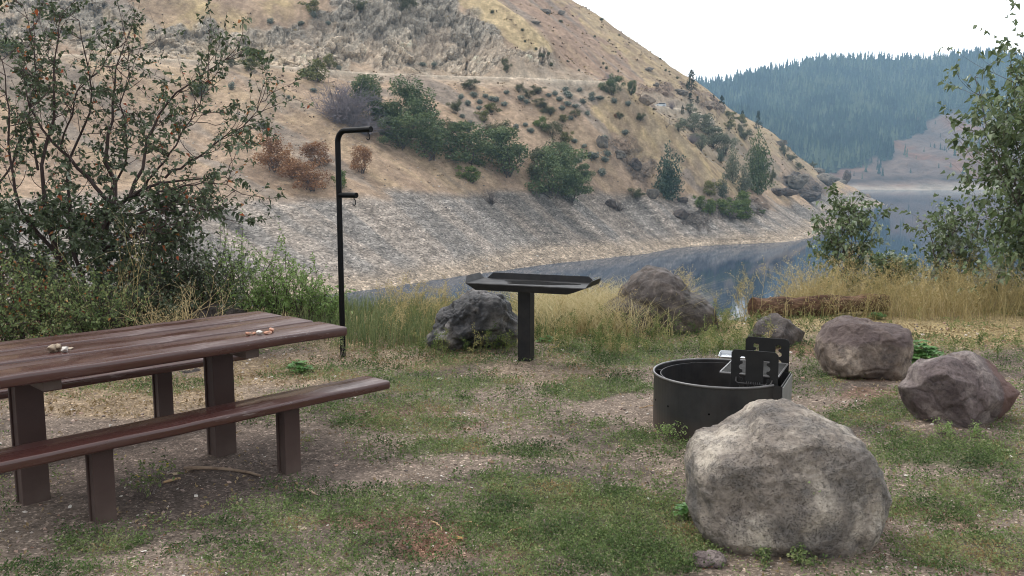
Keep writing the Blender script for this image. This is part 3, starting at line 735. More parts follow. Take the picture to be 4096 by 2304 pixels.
g = Geo()
for k in range(420):
    for _ in range(20):
        y = rng.uniform(9.2, 12.6); s_ = rng.uniform(-.16, .64)
        gap_ = (.205 < s_ < .262 or .282 < s_ < .312) and y > 10.0
        if not gap_ and rng.random() < float(bankmask(np.array([s_*y]), np.array([y]))[0])*(1 if s_ > .1 else .55): break
    h = np.interp(s_, [-.2, .1, .2, .32, .4, .7], [.32, .34, .48, .52, .48, .56])*rng.uniform(.65, 1.15)
    seed_weed(g, s_*y, y, h, rng, np.clip(rng.normal(.68, .16), 0, 1))
tag(g.build('seed_weeds', WEEDM), 'wispy golden branching seed weeds standing above the bank grass', 'weeds', kind='stuff')

GWM = leaf_mat('green_seed_weed', [(0, (.07, .11, .035)), (.4, (.17, .23, .08)), (.75, (.33, .33, .14)), (1, (.52, .42, .22))], .2, .8, .15)
g = Geo()
for k in range(210):
    y = rng.uniform(8.3, 10.4); s_ = rng.uniform(-.12, .30) if k < 150 else rng.uniform(-.14, .62)
    seed_weed(g, s_*y, y, rng.uniform(.10, .26) if k < 150 else rng.uniform(.08, .18), rng, np.clip(rng.normal(.45, .25), 0, 1))
tag(g.build('green_seed_weeds', GWM), 'knee-low greenish weeds around the dark boulders and the utility table', 'weeds', kind='stuff')
n = 16000; Y = 2.9*np.exp(rng.random(n)*math.log(9.5/2.9)); X = (rng.random(n)*1.36-.66)*Y; kp = rng.random(n) < wg(X, Y)**1.5*(fbm(np.stack([X, Y, X*0], 1)/.3, 2, 161) > .05)
g = Geo(); blades(g, X[kp], Y[kp], rng.uniform(.015, .055, kp.sum()), rng, 2, .0022, .9, rng.uniform(0, 1, kp.sum()))
tag(g.build('short_grass', GREENB), 'short grass blades standing up in the green patches of the clearing', 'grass', kind='stuff')
# ------------------------------------------------------------------ rocks
def rock_mat(name, base, light, dark, lich=.35, seed=0, pits=1.0, wet=.75, side=None, top=None):
    b = NB(name, wet, .35)
    v = b.obj(); n1 = b.noise(1.9, 6, v, .55, .8); n0 = b.noise(2.3, 4, b.obj((1.2, 1, .8), (0, .6, 0)), .5, .4); n2 = b.noise(9, 8, v, .7); n3 = b.noise(38, 4, v, .7)
    c = b.mix(b.ramp(n1, [(.44, 0), (.56, 1)]), base, light)
    c = b.mix(b.math('MULTIPLY', b.ramp(n0, [(.50, 0), (.62, 1)]), .75), c, tuple((p+q)/2 for p, q in zip(base, dark)))
    c = b.mix(b.math('MULTIPLY', b.ramp(n2, [(.46, 0), (.62, 1)]), lich), c, dark)
    c = b.mix(.8, c, b.ramp(n3, [(.3, .5), (.5, 1), (.7, 1.35)]), 'MULTIPLY')
    vp = b.vor(58, b.obj((1, 1, 1.6))); vp2 = b.vor(120, v)
    pit = b.math('MULTIPLY', b.ramp(vp, [(.10, 1), (.26, 0)]), b.ramp(b.noise(14, 2, v), [(.48, 0), (.56, 1)]))
    pit2 = b.math('MULTIPLY', b.ramp(vp2, [(.15, 1), (.35, 0)]), b.ramp(n2, [(.42, 0), (.55, 1)]))
    pt = b.math('MULTIPLY', b.math('MAXIMUM', pit, pit2), pits)
    c = b.mix(b.math('MULTIPLY', pt, .22), c, (.05, .04, .035)); b.col(c)
    if side or top:
        tcc = b.n('ShaderNodeTexCoord'); sxx = b.n('ShaderNodeSeparateXYZ'); b.L(tcc.outputs['Object'], sxx.inputs[0]); wn_ = b.math('MULTIPLY', b.noise(6, 5, v), .16)
        if side: c = b.mix(b.math('MULTIPLY', b.ramp(b.math('ADD', sxx.outputs[0], wn_), [(side[0]+.07, 0), (side[0]+.10, 1)]), .8), c, b.mix(n2, side[1], tuple(q*1.5 for q in side[1]))); b.col(c)
        if top: c = b.mix(b.math('MULTIPLY', b.ramp(b.math('ADD', sxx.outputs[2], wn_), [(top[0]+.06, 0), (top[0]+.11, 1)]), .75), c, b.mix(n2, top[1], tuple(q*1.8 for q in top[1]))); b.col(c)
    hgt = b.math('SUBTRACT', b.math('ADD', b.math('MULTIPLY', n2, .8), b.math('MULTIPLY', n3, .5)), b.math('MULTIPLY', pt, .9))
    b.bump(hgt, .9, .03); return b.m
import bmesh as _bm
def rock_obj(name, outline, Y, depth, matl, lab, seed=0, rough=.03, cuts=7, sub=6, cat='boulder', sink=.03, zfloor=True, sq=2.3, facets=1.0):
    P = np.array([tuple(AT(px, py, Y)) for px, py in outline]); cx, cz = P[:, 0].mean(), (P[:, 2].max()+P[:, 2].min())/2
    cx = (P[:, 0].max()+P[:, 0].min())/2
    vx, vz = P[:, 0]-cx, P[:, 2]-cz; ang = np.arctan2(vz, vx); rad = np.hypot(vx, vz); o_ = np.argsort(ang); ang, rad = ang[o_], rad[o_]
    ang = np.concatenate([ang-2*np.pi, ang, ang+2*np.pi]); rad = np.tile(rad, 3)
    bm = _bm.new(); _bm.ops.create_icosphere(bm, subdivisions=sub, radius=1)
    V = np.array([v.co[:] for v in bm.verts]); Fc = np.array([[v.index for v in f.verts] for f in bm.faces]); bm.free()
    r = np.random.default_rng(seed)
    a = np.arctan2(V[:, 2], V[:, 0]); R = np.interp(a, ang, rad)
    s = (1-np.abs(V[:, 1])**sq)**(1/sq); hyp = np.hypot(V[:, 0], V[:, 2])+1e-9
    s = np.minimum(s, 1)*np.where(hyp > 0, 1, 0)
    cone = np.sqrt(np.clip(1-V[:, 1]**2, 0, 1)); s = s*(cone/(cone+1e-6))
    Q = np.stack([V[:, 0]/hyp*R*s, V[:, 1]*depth, V[:, 2]/hyp*R*s], 1)
    m = R.mean()
    for k in range(cuts):                                       # broken facets turned to the viewer and back
        n_ = r.normal(size=3); n_[1] = -abs(n_[1])*1.1-.15 if k % 4 else abs(n_[1]); n_ /= np.linalg.norm(n_)
        d = Q@n_; lim = np.quantile(d, 1-.05*facets*(.5+r.random())); ex = np.clip(d-lim, 0, None); Q = Q-n_*(ex*.94)[:, None]
    for ax_i, pv_ in ((0, vx), (2, vz)): Q[:, ax_i] = (Q[:, ax_i]-Q[:, ax_i].min())/(np.ptp(Q[:, ax_i]))*(np.ptp(pv_))+pv_.min()
    nn_ = Q/(np.linalg.norm(Q, axis=1)[:, None]+1e-9)
    Q = Q+nn_*(fbm(Q/(m*.8), 4, seed+5)*rough*1.6+fbm(Q/(m*.22), 4, seed+9)*rough*.55+fbm(Q/(m*.07), 2, seed+3)*rough*.16)[:, None]
    f1_, f2_, c_ = worley(Q/(m*.55), seed+7); Q = Q+nn_*((c_-.5)*rough*.9*facets-(1-sstep(0, .12, f2_-f1_))*rough*.3*facets)[:, None]
    org = np.array([cx, Y, P[:, 2].min()])
    Q = Q+np.array([0, 0, cz-org[2]])
    Q[:, 2] = np.where(Q[:, 2] < sink*2, Q[:, 2]*.4, Q[:, 2])
    g = Geo(); g.add(Q, Fc)
    o = g.build(name, matl, smooth=True); o.location = org-np.array([0, 0, sink])
    tag(o, lab, cat); return o
c8 = lambda L: [(625+x/6.456, 375+y/6.456) for x, y in L]
c7 = lambda L: [(750+x/7.726, 287.5+y/7.726) for x, y in L]
c6 = lambda L: [(625+x/8.28, 287.5+y/8.28) for x, y in L]
c5 = lambda L: [(400+x/7.246, 250+y/7.246) for x, y in L]
RK1 = rock_mat('pale_lichened_basalt', (.24, .205, .175), (.54, .475, .40), (.10, .10, .105), .5)
RK2 = rock_mat('purple_basalt', (.16, .125, .122), (.33, .28, .26), (.085, .062, .066), .6, side=(.22, (.12, .065, .055)))
RK3 = rock_mat('rough_brown_basalt', (.21, .165, .135), (.38, .31, .25), (.085, .07, .07), .6, top=(.40, (.085, .062, .062)))
RK4 = rock_mat('dark_wet_lava', (.075, .075, .08), (.24, .22, .21), (.035, .036, .042), .6, wet=.42)
RK5 = rock_mat('dark_brown_lava', (.085, .07, .066), (.16, .13, .115), (.04, .035, .033), .5, wet=.6)
rock_obj('boulder', c8([(445, 470), (500, 390), (600, 375), (790, 290), (880, 200), (980, 178), (1150, 185), (1290, 230), (1450, 285), (1530, 400), (1590, 500), (1650, 640), (1645, 800), (1610, 950), (1500, 1080), (1380, 1170), (1200, 1205), (1000, 1215), (800, 1195), (650, 1150), (540, 1060), (470, 940), (435, 850), (425, 700), (415, 560)]),
         4.15, .36, RK1, 'largest pale grey-tan pitted boulder in front of the fire ring', 3, .018, 8, 7, facets=.75, sq=2.9)
rock_obj('boulder', c7([(1190, 870), (1200, 780), (1290, 700), (1340, 600), (1400, 545), (1520, 525), (1640, 530), (1780, 495), (1880, 510), (1990, 540), (2060, 680), (2095, 760), (2090, 900), (2080, 1000), (1990, 1060), (1900, 1100), (1800, 1120), (1740, 1135), (1620, 1100), (1500, 1100), (1330, 1100), (1270, 1030), (1220, 970)]),
         6.1, .36, RK2, 'purple-grey angular boulder with reddish right side near the right edge', 12, .012, 15, 6, facets=2.2)
rock_obj('boulder', c7([(540, 450), (560, 350), (600, 270), (680, 235), (800, 205), (900, 225), (1050, 260), (1190, 290), (1205, 340), (1195, 480), (1190, 600), (1160, 690), (1050, 710), (940, 705), (850, 680), (700, 655), (600, 640), (560, 580), (540, 520)]),
         7.7, .40, RK3, 'blocky rough brown boulder with dark top beside a leafy green plant', 21, .018, 8, 6, facets=1.2)
rock_obj('boulder', c6([(1040, 420), (1080, 310), (1110, 220), (1130, 200), (1290, 200), (1330, 250), (1400, 280), (1440, 330), (1520, 370), (1480, 430), (1430, 500), (1300, 560), (1100, 520)]),
         9.2, .32, RK5, 'small dark rock in weeds just behind the fire ring grate', 33, .014, 12, 5, facets=2.4)
rock_obj('boulder', c5([(1490, 470), (1500, 400), (1600, 330), (1610, 280), (1740, 130), (1800, 95), (1900, 110), (1960, 150), (2010, 210), (2040, 290), (2150, 360), (2230, 410), (2280, 470), (2250, 560), (2100, 640), (1900, 680), (1700, 650), (1550, 600)]),
         10.2, .55, RK5, 'tall peaked dark brown boulder rising out of golden weeds', 44, .026, 3, 6, facets=.6)
rock_obj('boulder', c5([(150, 715), (240, 600), (300, 540), (320, 450), (380, 390), (450, 340), (550, 285), (650, 290), (740, 310), (800, 360), (840, 390), (860, 480), (860, 600), (820, 640), (650, 665), (500, 680), (400, 700), (310, 725)]),
         8.9, .42, RK4, 'black craggy lava boulder beside the utility table post', 57, .04, 9, 6, facets=1.0)
rock_obj('boulder', c7([(2075, 900), (2110, 850), (2180, 830), (2260, 880), (2280, 980), (2200, 1030), (2090, 1030)]), 6.75, .22, RK2, 'small grey rock half out of view at the right edge', 61, .02, 5, 5)
rock_obj('rock', c8([(425, 1190), (450, 1150), (540, 1130), (640, 1150), (655, 1200), (600, 1245), (470, 1250)]), 3.78, .06, RK2, 'little dark red rock at the foot of the largest boulder', 64, .008, 4, 5, 'rock', .01)
rock_obj('rock', [(184, 320), (190, 313), (204, 308), (225, 306), (240, 305), (244, 310), (246, 322), (240, 338), (200, 340)], 9.4, .3, RK5, 'flat dark rock seen just beyond the far edge of the picnic table', 66, .03, 5, 5, 'rock')
rock_obj('rock', [(172, 384), (178, 374), (190, 369), (204, 372), (214, 380), (212, 390), (190, 392), (176, 390)], 7.8, .2, RK5, 'dark stone in dry grass under the picnic table beside the far bench', 68, .02, 5, 5, 'rock')
rock_obj('rock', [(128, 384), (135, 378), (150, 377), (160, 382), (158, 388), (140, 390)], 7.9, .15, RK3, 'small brown stone in dry grass left of the far bench leg', 69, .02, 5, 4, 'rock')

# ------------------------------------------------------------------ table and benches
b = NB('brown_painted_planks', .36, .8)
v = b.obj((.6, 14, 14)); n1 = b.noise(3, 6, v, .7); n2 = b.noise(60, 3, b.obj()); n3 = b.noise(1.6, 3, b.obj((.6, 2, 1)))
c = b.mix(b.ramp(n1, [(.35, 0), (.65, 1)]), (.064, .026, .023), (.080, .033, .029))
worn = b.math('MULTIPLY', b.ramp(b.noise(2.1, 7, b.obj((.7, 7, 7)), .75), [(.585, 0), (.61, 1)]), b.ramp(n3, [(.46, 0), (.54, 1)]))
c = b.mix(b.math('MULTIPLY', worn, .5), c, (.34, .28, .27)); b.col(c)
b.rough(b.math('ADD', b.math('MULTIPLY', b.ramp(b.noise(1.4, 5, b.obj((.8, 5, 5))), [(.42, 0), (.58, 1)]), .26), .10)); b.bump(b.math('ADD', b.math('MULTIPLY', n1, .7), b.math('MULTIPLY', n2, .3)), .12, .004)
PLANK = b.m
b = NB('brown_painted_posts', .6, .4)
c = b.mix(b.noise(6, 6, rough=.7), (.038, .020, .018), (.065, .036, .032))
sp_ = b.n('ShaderNodeTexCoord'); sz_ = b.n('ShaderNodeSeparateXYZ'); b.L(sp_.outputs['Object'], sz_.inputs[0])
dust = b.math('MULTIPLY', b.ramp(sz_.outputs[2], [(0, 1), (.30, 0)]), b.noise(8, 5)); c = b.mix(b.math('MULTIPLY', dust, .8), c, (.17, .13, .11)); b.col(c)
b.bump(b.noise(120, 3), .3, .003); POST = b.m
TA = math.radians(46)
def post(parent, x, y, top, w=.10, dpt=.085):
    g = Geo(); t = .02                                 # steel-like channel post: web with two flanges
    box(g, (0, 0, top/2-.05), (dpt, w-2*t, top+.1), bevel=.004)
    for s in (-1, 1): box(g, (0, s*(w/2-t/2), top/2-.05), (dpt+.02, t, top+.1), bevel=.004)
    o = g.build('leg', POST, parent); o.location = (x, y, 0); return o
def plank(parent, name, x0, x1, y, z, w, t, seed):
    """long board with rounded edges, slightly wavy"""
    import bmesh
    bm = bmesh.new(); bmesh.ops.create_cube(bm, size=1); bmesh.ops.scale(bm, vec=(x1-x0, w, t), verts=bm.verts)
    bmesh.ops.bevel(bm, geom=list(bm.edges), offset=.016, segments=4, profile=.5, affect='EDGES')
    le = [e for e in bm.edges if abs(e.verts[0].co.x-e.verts[1].co.x) > .5]
    bmesh.ops.subdivide_edges(bm, edges=le, cuts=60, use_grid_fill=False)
    P = np.array([v.co[:] for v in bm.verts]); nz = fbm(np.stack([P[:, 0]*3, P[:, 1]*4, P[:, 2]*3], 1), 3, seed)
    for v, k in zip(bm.verts, nz): v.co.z += k*.0022; v.co.y += k*.0022
    g = Geo(); addbm(g, bm); bm.free(); o = g.build(name, PLANK, parent, smooth=True); o.location = ((x0+x1)/2, y, z-t/2); return o
def frame_at(px, py, z):      # right-hand corner of a top seen at that place
    return G(px, py, z)
ex = Vector((math.cos(TA), math.sin(TA), 0)); ey = Vector((-math.sin(TA), math.cos(TA), 0))
nb = frame_at(391.5, 381, .45)
t = empty('bench', (nb.x, nb.y, 0), TA, 'brown plank bench nearest the viewer, in front of the picnic table', 'bench')
plank(t, 'seat', -2.30, 0, .13, .45, .25, .055, 5)
for q in [(296, 472), (115, 528)]:
    p = G(*q) - Vector((nb.x, nb.y, 0)); post(t, p.dot(ex), .13, .395)
tb = frame_at(347.8, 326.5, .80)
t = empty('picnic_table', (tb.x, tb.y, 0), TA, 'brown picnic table with three wide weathered planks at left', 'table')
pw = .325
for k in range(3): plank(t, 'tabletop_plank', -2.25-.04*k, -.02*k, pw/2+k*(pw+.028), .80, pw, .06, 11+k)
for q in [(224, 453), (43, 505)]:
    p = G(*q) - Vector((tb.x, tb.y, 0)); post(t, p.dot(ex), .50, .68, .125, .12)
    g = Geo(); box(g, (0, 0, 0), (.09, .86, .06), bevel=.004); o = g.build('crossbeam', POST, t); o.location = (p.dot(ex), .50, .71)
fb = frame_at(250, 352.5, .45)
t = empty('bench', (fb.x, fb.y, 0), TA, 'far brown plank bench mostly hidden behind the picnic table', 'bench')
plank(t, 'seat', -2.25, 0, .13, .45, .25, .055, 7)
for x_ in (-.62, -1.75): post(t, x_, .13, .395)
# stones left on the table
b = NB('table_stone', .6, .4); b.col(b.ramp(b.noise(18, 5), [(.3, (.42, .15, .09)), (.55, (.62, .36, .25)), (.7, (.8, .68, .58))])); STO = b.m
b = NB('white_stone', .6, .4); b.col(b.ramp(b.noise(22, 5), [(.3, (.5, .45, .4)), (.6, (.8, .77, .72))])); STW = b.m
b = NB('tan_shell', .8, .3); b.col(b.ramp(b.noise(26, 6), [(.3, (.12, .09, .07)), (.5, (.38, .30, .22)), (.68, (.66, .6, .5))])); STT = b.m
def small_stone(px, py, z, r, matl, lab, seed, flat=.6, stretch=1.3):
    p = G(px, py, z); k = np.random.default_rng(seed); import bmesh
    bm = bmesh.new(); bmesh.ops.create_icosphere(bm, subdivisions=3, radius=1)
    V = np.array([v.co[:] for v in bm.verts]); Fc = [[v.index for v in f.verts] for f in bm.faces]; bm.free()
    for _ in range(6):
        n_ = k.normal(size=3); n_ /= np.linalg.norm(n_); d = V@n_; V = V-n_*np.clip(d-.6, 0, None)[:, None]*.9
    V = V*(1+.18*fbm(V*1.5, 3, seed))[:, None]*np.array([stretch, .9, flat])*r; V[:, 2] -= V[:, 2].min()
    g = Geo(); g.add(V, Fc); o = g.build('stone', matl, smooth=True); o.location = (p.x, p.y, z); o.rotation_euler.z = k.random()*3
    tag(o, lab, 'stone')
TP = lambda x, y: (x/7.36, 225+y/7.36)
for (x, y), r, m_, l_, s_ in [((1830, 812), .019, STO, 'orange-pink stone at the left end of the row on the table', 1), ((1868, 806), .014, STO, 'small rusty stone between an orange stone and a white one on the table', 2),
                          ((1912, 808), .022, STW, 'white stone in the middle of the row on the table', 3), ((1974, 803), .022, STO, 'flat rust-red stone under the pinkish stone on the table', 4),
                          ((1998, 790), .024, STO, 'pinkish stone at the right end of the row on the table', 5)]:
    px_, py_ = TP(x, y); small_stone(px_, py_, .80, r, m_, l_, s_)
for (x, y), r, m_, l_, s_, fl in [((380, 935), .030, STT, 'grey-brown flat stone at the left of the clump on the table', 6, .8), ((430, 928), .024, STT, 'tan lumpy stone in the middle of the clump on the table', 7, .9),
                              ((480, 935), .022, STW, 'pale round stone at the right of the clump on the table', 8, .8), ((505, 915), .022, STT, 'thin brown chip leaning at the back of the clump on the table', 9, .3)]:
    px_, py_ = TP(x, y); small_stone(px_, py_, .80, r, m_, l_, s_, fl)

# ------------------------------------------------------------------ lantern pole
b = NB('black_painted_steel', .32, .16); b.col(b.mix(b.noise(30, 5), (.003, .003, .004), (.007, .007, .008))); b.rough(b.math('ADD', b.math('MULTIPLY', b.noise(25, 4), .25), .22)); b.bump(b.noise(80, 2), .1, .002); BLK = b.m
b = NB('dark_grey_steel', .5, .25)
c = b.mix(b.ramp(b.noise(7, 6, rough=.7), [(.35, 0), (.7, 1)]), (.012, .012, .014), (.03, .028, .028)); c = b.mix(b.math('MULTIPLY', b.ramp(b.noise(4, 7, b.obj((1, 1, .4)), .75), [(.62, 0), (.70, 1)]), .35), c, (.16, .135, .12)); b.col(c)
b.rough(b.math('ADD', b.math('MULTIPLY', b.noise(12, 4), .3), .35)); b.bump(b.noise(150, 2), .2, .001); STL = b.m
pb = G(343, 354.5); ptop = AT(343, 131, pb.y).z
t = empty('lantern_pole', (pb.x, pb.y, 0), math.radians(-38), 'tall black steel lantern pole with two hooked arms behind the table', 'lantern pole')
g = Geo(); r_ = .0275; R_ = .11
pts = [(0, 0, -.1), (0, 0, ptop-R_)]+[(R_-R_*math.cos(a), 0, ptop-R_+R_*math.sin(a)) for a in np.linspace(.12, math.pi/2, 10)]+[(.47, 0, ptop+.002)]
pts = [pts[0]]+[(0, 0, z) for z in np.linspace(.2, ptop-R_, 12)]+pts[2:]
tube(g, pts, r_, 16); g.build('pole', BLK, t, smooth=True)
z2 = AT(343, 195, pb.y).z
g = Geo(); tube(g, [(0.01, 0, z2), (.25, 0, z2)], .0265, 16); g.build('arm', BLK, t, smooth=False)
def hook(x, z):
    g = Geo(); tube(g, [(x, 0, z+.01), (x, 0, z-.02)]+[(x+.0-.0+.022*math.cos(a)-.022+.022, 0, z-.045+.030*math.sin(a)) for a in np.linspace(math.pi/2, -math.pi*.85, 12)], .005, 6)
    g.build('hook', BLK, t, smooth=True)
hook(.43, ptop-.022); hook(.215, z2-.022)

# ------------------------------------------------------------------ utility table
FL, FR = G(466, 282.6, .78), G(585, 288.4, .78)
wv_ = FR-FL; ang = math.atan2(wv_.y, wv_.x); wd = wv_.length; dp = .43
o_ = FL+wv_*.5
t = empty('utility_table', (o_.x, o_.y, 0), ang, 'black steel pedestal table with turned up edges and a puddle on top', 'utility table')
t.location += Matrix.Rotation(ang, 3, 'Z') @ Vector((0, dp/2, 0))
g = Geo(); th_ = .006; h2, w2, d2 = .78, wd/2, dp/2
box(g, (0, 0, h2-th_/2), (wd, dp, th_), bevel=.001)
o = g.build('tabletop', STL, t)
g = Geo(); prism(g, [(-w2, 0), (-w2+.09, -.065), (w2-.17, -.065), (w2-.11, -.045), (w2, 0)], .006, Matrix.Translation((0, -d2-.008, h2-.004)) @ Matrix.Rotation(math.radians(20), 4, 'X'))
g.build('front_edge', STL, t)
g = Geo(); prism(g, [(-w2+.03, 0), (-w2+.09, .058), (w2-.10, .058), (w2-.02, 0)], .006, Matrix.Translation((0, d2+.004, h2-.002)) @ Matrix.Rotation(math.radians(-12), 4, 'X'))
g.build('back_edge', STL, t)
for s in (-1, 1):
    g = Geo(); prism(g, [(-d2, 0), (-d2+.09, .065), (d2-.04, .065), (d2, 0)], .006, Matrix.Translation((s*(w2+.003), 0, h2-.002)) @ Matrix.Rotation(s*math.radians(28), 4, 'Y') @ Matrix.Rotation(math.radians(90), 4, 'Z'))
    g.build('side_edge', STL, t)
g = Geo(); box(g, (0, 0, .386), (.125, .125, .78), bevel=.006)
pp = Matrix.Rotation(-ang, 3, 'Z') @ (Vector((.135, 8.2, 0))-t.location); o = g.build('pedestal', STL, t); o.location = (pp.x, pp.y, -.01)
g = Geo(); aa = np.linspace(0, 2*np.pi, 40, endpoint=False); rr0 = 1+.18*np.sin(aa*3+1)+.1*np.sin(aa*5)
ring = np.stack([np.cos(aa)*.34*rr0+.05, np.sin(aa)*.13*rr0, aa*0+h2+.0016], 1); g.add(ring, [list(range(40))])
b = NB('rain_water', .03, .6); b.col((.03, .03, .03)); b.bump(b.noise(14, 3), .06, .01); g.build('puddle', b.m, t)

# ------------------------------------------------------------------ fire ring
CC = Vector((1.47, 6.03, 0)); RA = math.radians(-25)
t = empty('fire_ring', tuple(CC), RA, 'black steel campfire ring with raised cooking grate behind the largest boulder', 'fire ring')
H, Ro = .382, .46
def prof(R, pan):
    aend = math.asin(min(.23/R, .99)); a = np.linspace(aend, 2*np.pi-aend, 72)
    L = [(R*math.cos(x), R*math.sin(x)) for x in a]
    return L+[(pan, -.232), (pan, .232)]
def wall(g, L, z0, z1, th):
    P = np.array(L); nb_ = np.roll(P, -1, 0)-np.roll(P, 1, 0); N = np.stack([nb_[:, 1], -nb_[:, 0]], 1); N /= np.linalg.norm(N, axis=1)[:, None]
    I = P-N*th; n = len(P)
    V = np.concatenate([np.c_[P, np.full(n, z0)], np.c_[P, np.full(n, z1)], np.c_[I, np.full(n, z1)], np.c_[I, np.full(n, z0)]])
    k = np.arange(n); k2 = (k+1) % n
    g.add(V, np.concatenate([np.stack([k+q*n, k2+q*n, k2+((q+1) % 4)*n, k+((q+1) % 4)*n], 1) for q in range(4)]))
b = NB('fire_ring_steel', .45, .5)
c = b.mix(b.ramp(b.noise(5, 6, rough=.7), [(.35, 0), (.65, 1)]), (.013, .013, .015), (.030, .029, .029))
tc = b.n('ShaderNodeTexCoord'); sz_ = b.n('ShaderNodeSeparateXYZ'); b.L(tc.outputs['Object'], sz_.inputs[0])
c = b.mix(b.math('MULTIPLY', b.ramp(sz_.outputs[2], [(0, 1), (.16, 0)]), .55), c, (.10, .07, .055))
scr_ = b.math('MULTIPLY', b.ramp(b.noise(6, 8, b.obj((1, 1, 2.2)), .8), [(.63, 0), (.67, 1)]), b.ramp(b.noise(3, 2), [(.5, 0), (.6, 1)])); c = b.mix(b.math('MULTIPLY', scr_, .45), c, (.22, .21, .19)); c = b.mix(b.math('MULTIPLY', b.ramp(b.noise(3.5, 6, b.obj((1, 1, .5)), .7), [(.5, 0), (.68, 1)]), .28), c, (.055, .038, .03)); b.col(c)
b.rough(b.math('ADD', b.math('MULTIPLY', b.noise(10, 4), .3), .3)); b.bump(b.noise(160, 2), .15, .001); FRS = b.m
b = NB('galvanised_sheet', .55, .5); b.col(b.mix(b.noise(10, 6), (.16, .155, .15), (.27, .265, .25))); b.bump(b.noise(90, 2), .1, .001); GAL = b.m
g = Geo(); wall(g, prof(Ro, .455), -.02, H, .006); g.build('outer_wall', FRS, t, smooth=False)
b = NB('sooty_black_steel', .6, .25); b.col(b.mix(b.noise(9, 6), (.008, .008, .009), (.028, .027, .026))); b.bump(b.noise(140, 2), .15, .001); SOOT = b.m
g = Geo(); box(g, (.4615, 0, H/2-.01), (.006, .462, H), bevel=.001); g.build('end_panel', GAL, t)
g = Geo(); wall(g, prof(Ro-.045, .40)[:72], .02, H-.012, .005); g.build('inner_wall', FRS, t)
g = Geo()
L_ = prof(Ro, .455); tube(g, [(x*1.006, y*1.006, H+.002) for x, y in L_[:72]], .0085, 8, False); b = NB('worn_steel_rim', .3, .6); b.col(b.mix(b.noise(14, 6), (.05, .05, .05), (.20, .19, .19))); RIM = b.m; g.build('rim', RIM, t, smooth=True)
for a_ in (math.pi, math.pi*.72, -math.pi*.62):
    g = Geo(); c_, s_ = math.cos(a_), math.sin(a_); tube(g, [(c_*Ro, s_*Ro, H-.02), (c_*(Ro-.045), s_*(Ro-.045), H-.02)], .004, 6); g.build('bracket', FRS, t)
for a_ in (-math.pi*.83, -math.pi*.48, -math.pi*.9+math.pi*.2):
    g = Geo(); c_, s_ = math.cos(a_), math.sin(a_); tube(g, [(c_*(Ro-.002), s_*(Ro-.002), .2), (c_*(Ro+.0015), s_*(Ro+.0015), .2)], .007, 10); b = NB('dark_hole', .9, .1); b.col((.004, .004, .004)); g.build('drain_hole', b.m, t)
# support plates with toothed slots
def plate(v, name='support_plate'):
    import bmesh
    w, z0, z1 = .31, .20, .60
    def slot(x0, s):                                   # toothed slot outline (x towards the plate's middle = s)
        top, bot, a, bb = z1-.045, z0+.13, x0, x0+s*.042
        pts = [(bb, bot), (bb, top-.012), (bb-s*.012, top), (a+s*.012, top), (a+s*.002, top-.012), (a+s*.004, top-.03)]
        z = top-.03
        for k in range(3):
            pts += [(a+s*.020, z-.002), (a+s*.022, z-.016), (a+s*.0, z-.030), (a-s*.004, z-.044), (a+s*.004, z-.056)]; z -= .058
        pts += [(a+s*.014, bot)]
        return pts
    cu = bpy.data.curves.new(name, 'CURVE'); cu.dimensions = '2D'; cu.fill_mode = 'BOTH'; cu.extrude = .003
    r = .035
    out = [(-w/2, z0), (w/2, z0)]+[(w/2-r+r*math.cos(a), z1-r+r*math.sin(a)) for a in np.linspace(0, math.pi/2, 6)]+[(-w/2+.02, z1), (-w/2, z1-.02)]
    for L in (out, slot(-w/2+.055, 1), slot(w/2-.055, -1)):
        s_ = cu.splines.new('POLY'); s_.points.add(len(L)-1); s_.use_cyclic_u = True
        for p_, (x, z) in zip(s_.points, L): p_.co = (x, z, 0, 1)
    tmp = bpy.data.objects.new('tmp', cu); COL.objects.link(tmp); dg = bpy.context.evaluated_depsgraph_get()
    me = bpy.data.meshes.new_from_object(tmp.evaluated_get(dg)); bpy.data.objects.remove(tmp); bpy.data.curves.remove(cu)
    me.materials.clear(); me.materials.append(SOOT); o = bpy.data.objects.new(name, me); COL.objects.link(o); o.parent = t
    o.matrix_local = Matrix.Translation((.27, v, 0)) @ Matrix.Rotation(math.radians(90), 4, 'X'); return o
plate(-.20); plate(.33)
GU0, GU1, GV0, GV1, GZ_ = .035, .42, -.17, .30, .425
g = Geo()
for (p, q) in [((GU0, GV0), (GU1, GV0)), ((GU1, GV0), (GU1, GV1)), ((GU1, GV1), (GU0, GV1)), ((GU0, GV1), (GU0, GV0))]: tube(g, [(p[0], p[1], GZ_), (q[0], q[1], GZ_)], .007, 6)
gr_ = g.build('cooking_grate', RIM, t)
g = Geo()
for k in range(17):
    v_ = GV0+(k+1)*(GV1-GV0)/18; tube(g, [(GU0, v_, GZ_+.002), (GU1, v_, GZ_+.002)], .0042, 5)
b = NB('sooty_grate', .4, .4); b.col(b.mix(b.noise(30, 4), (.02, .02, .02), (.09, .088, .085))); g.build('grate_bars', b.m, gr_)
g = Geo(); vv = -.235
tube(g, [(.15, -.19, GZ_-.01), (.155, vv, GZ_-.035), (.17, vv-.008, GZ_-.045), (.37, vv-.008, GZ_-.045), (.385, vv, GZ_-.035), (.39, -.19, GZ_-.01)], .0055, 6)
hd = g.build('handle', FRS, t)
g = Geo(); k_ = np.linspace(0, 7*2*np.pi, 120); tube(g, [(.225+.10*a/(14*np.pi), vv-.008+.014*math.cos(a), GZ_-.045+.014*math.sin(a)) for a in k_], .0035, 5)
g.build('coil_grip', FRS, hd)
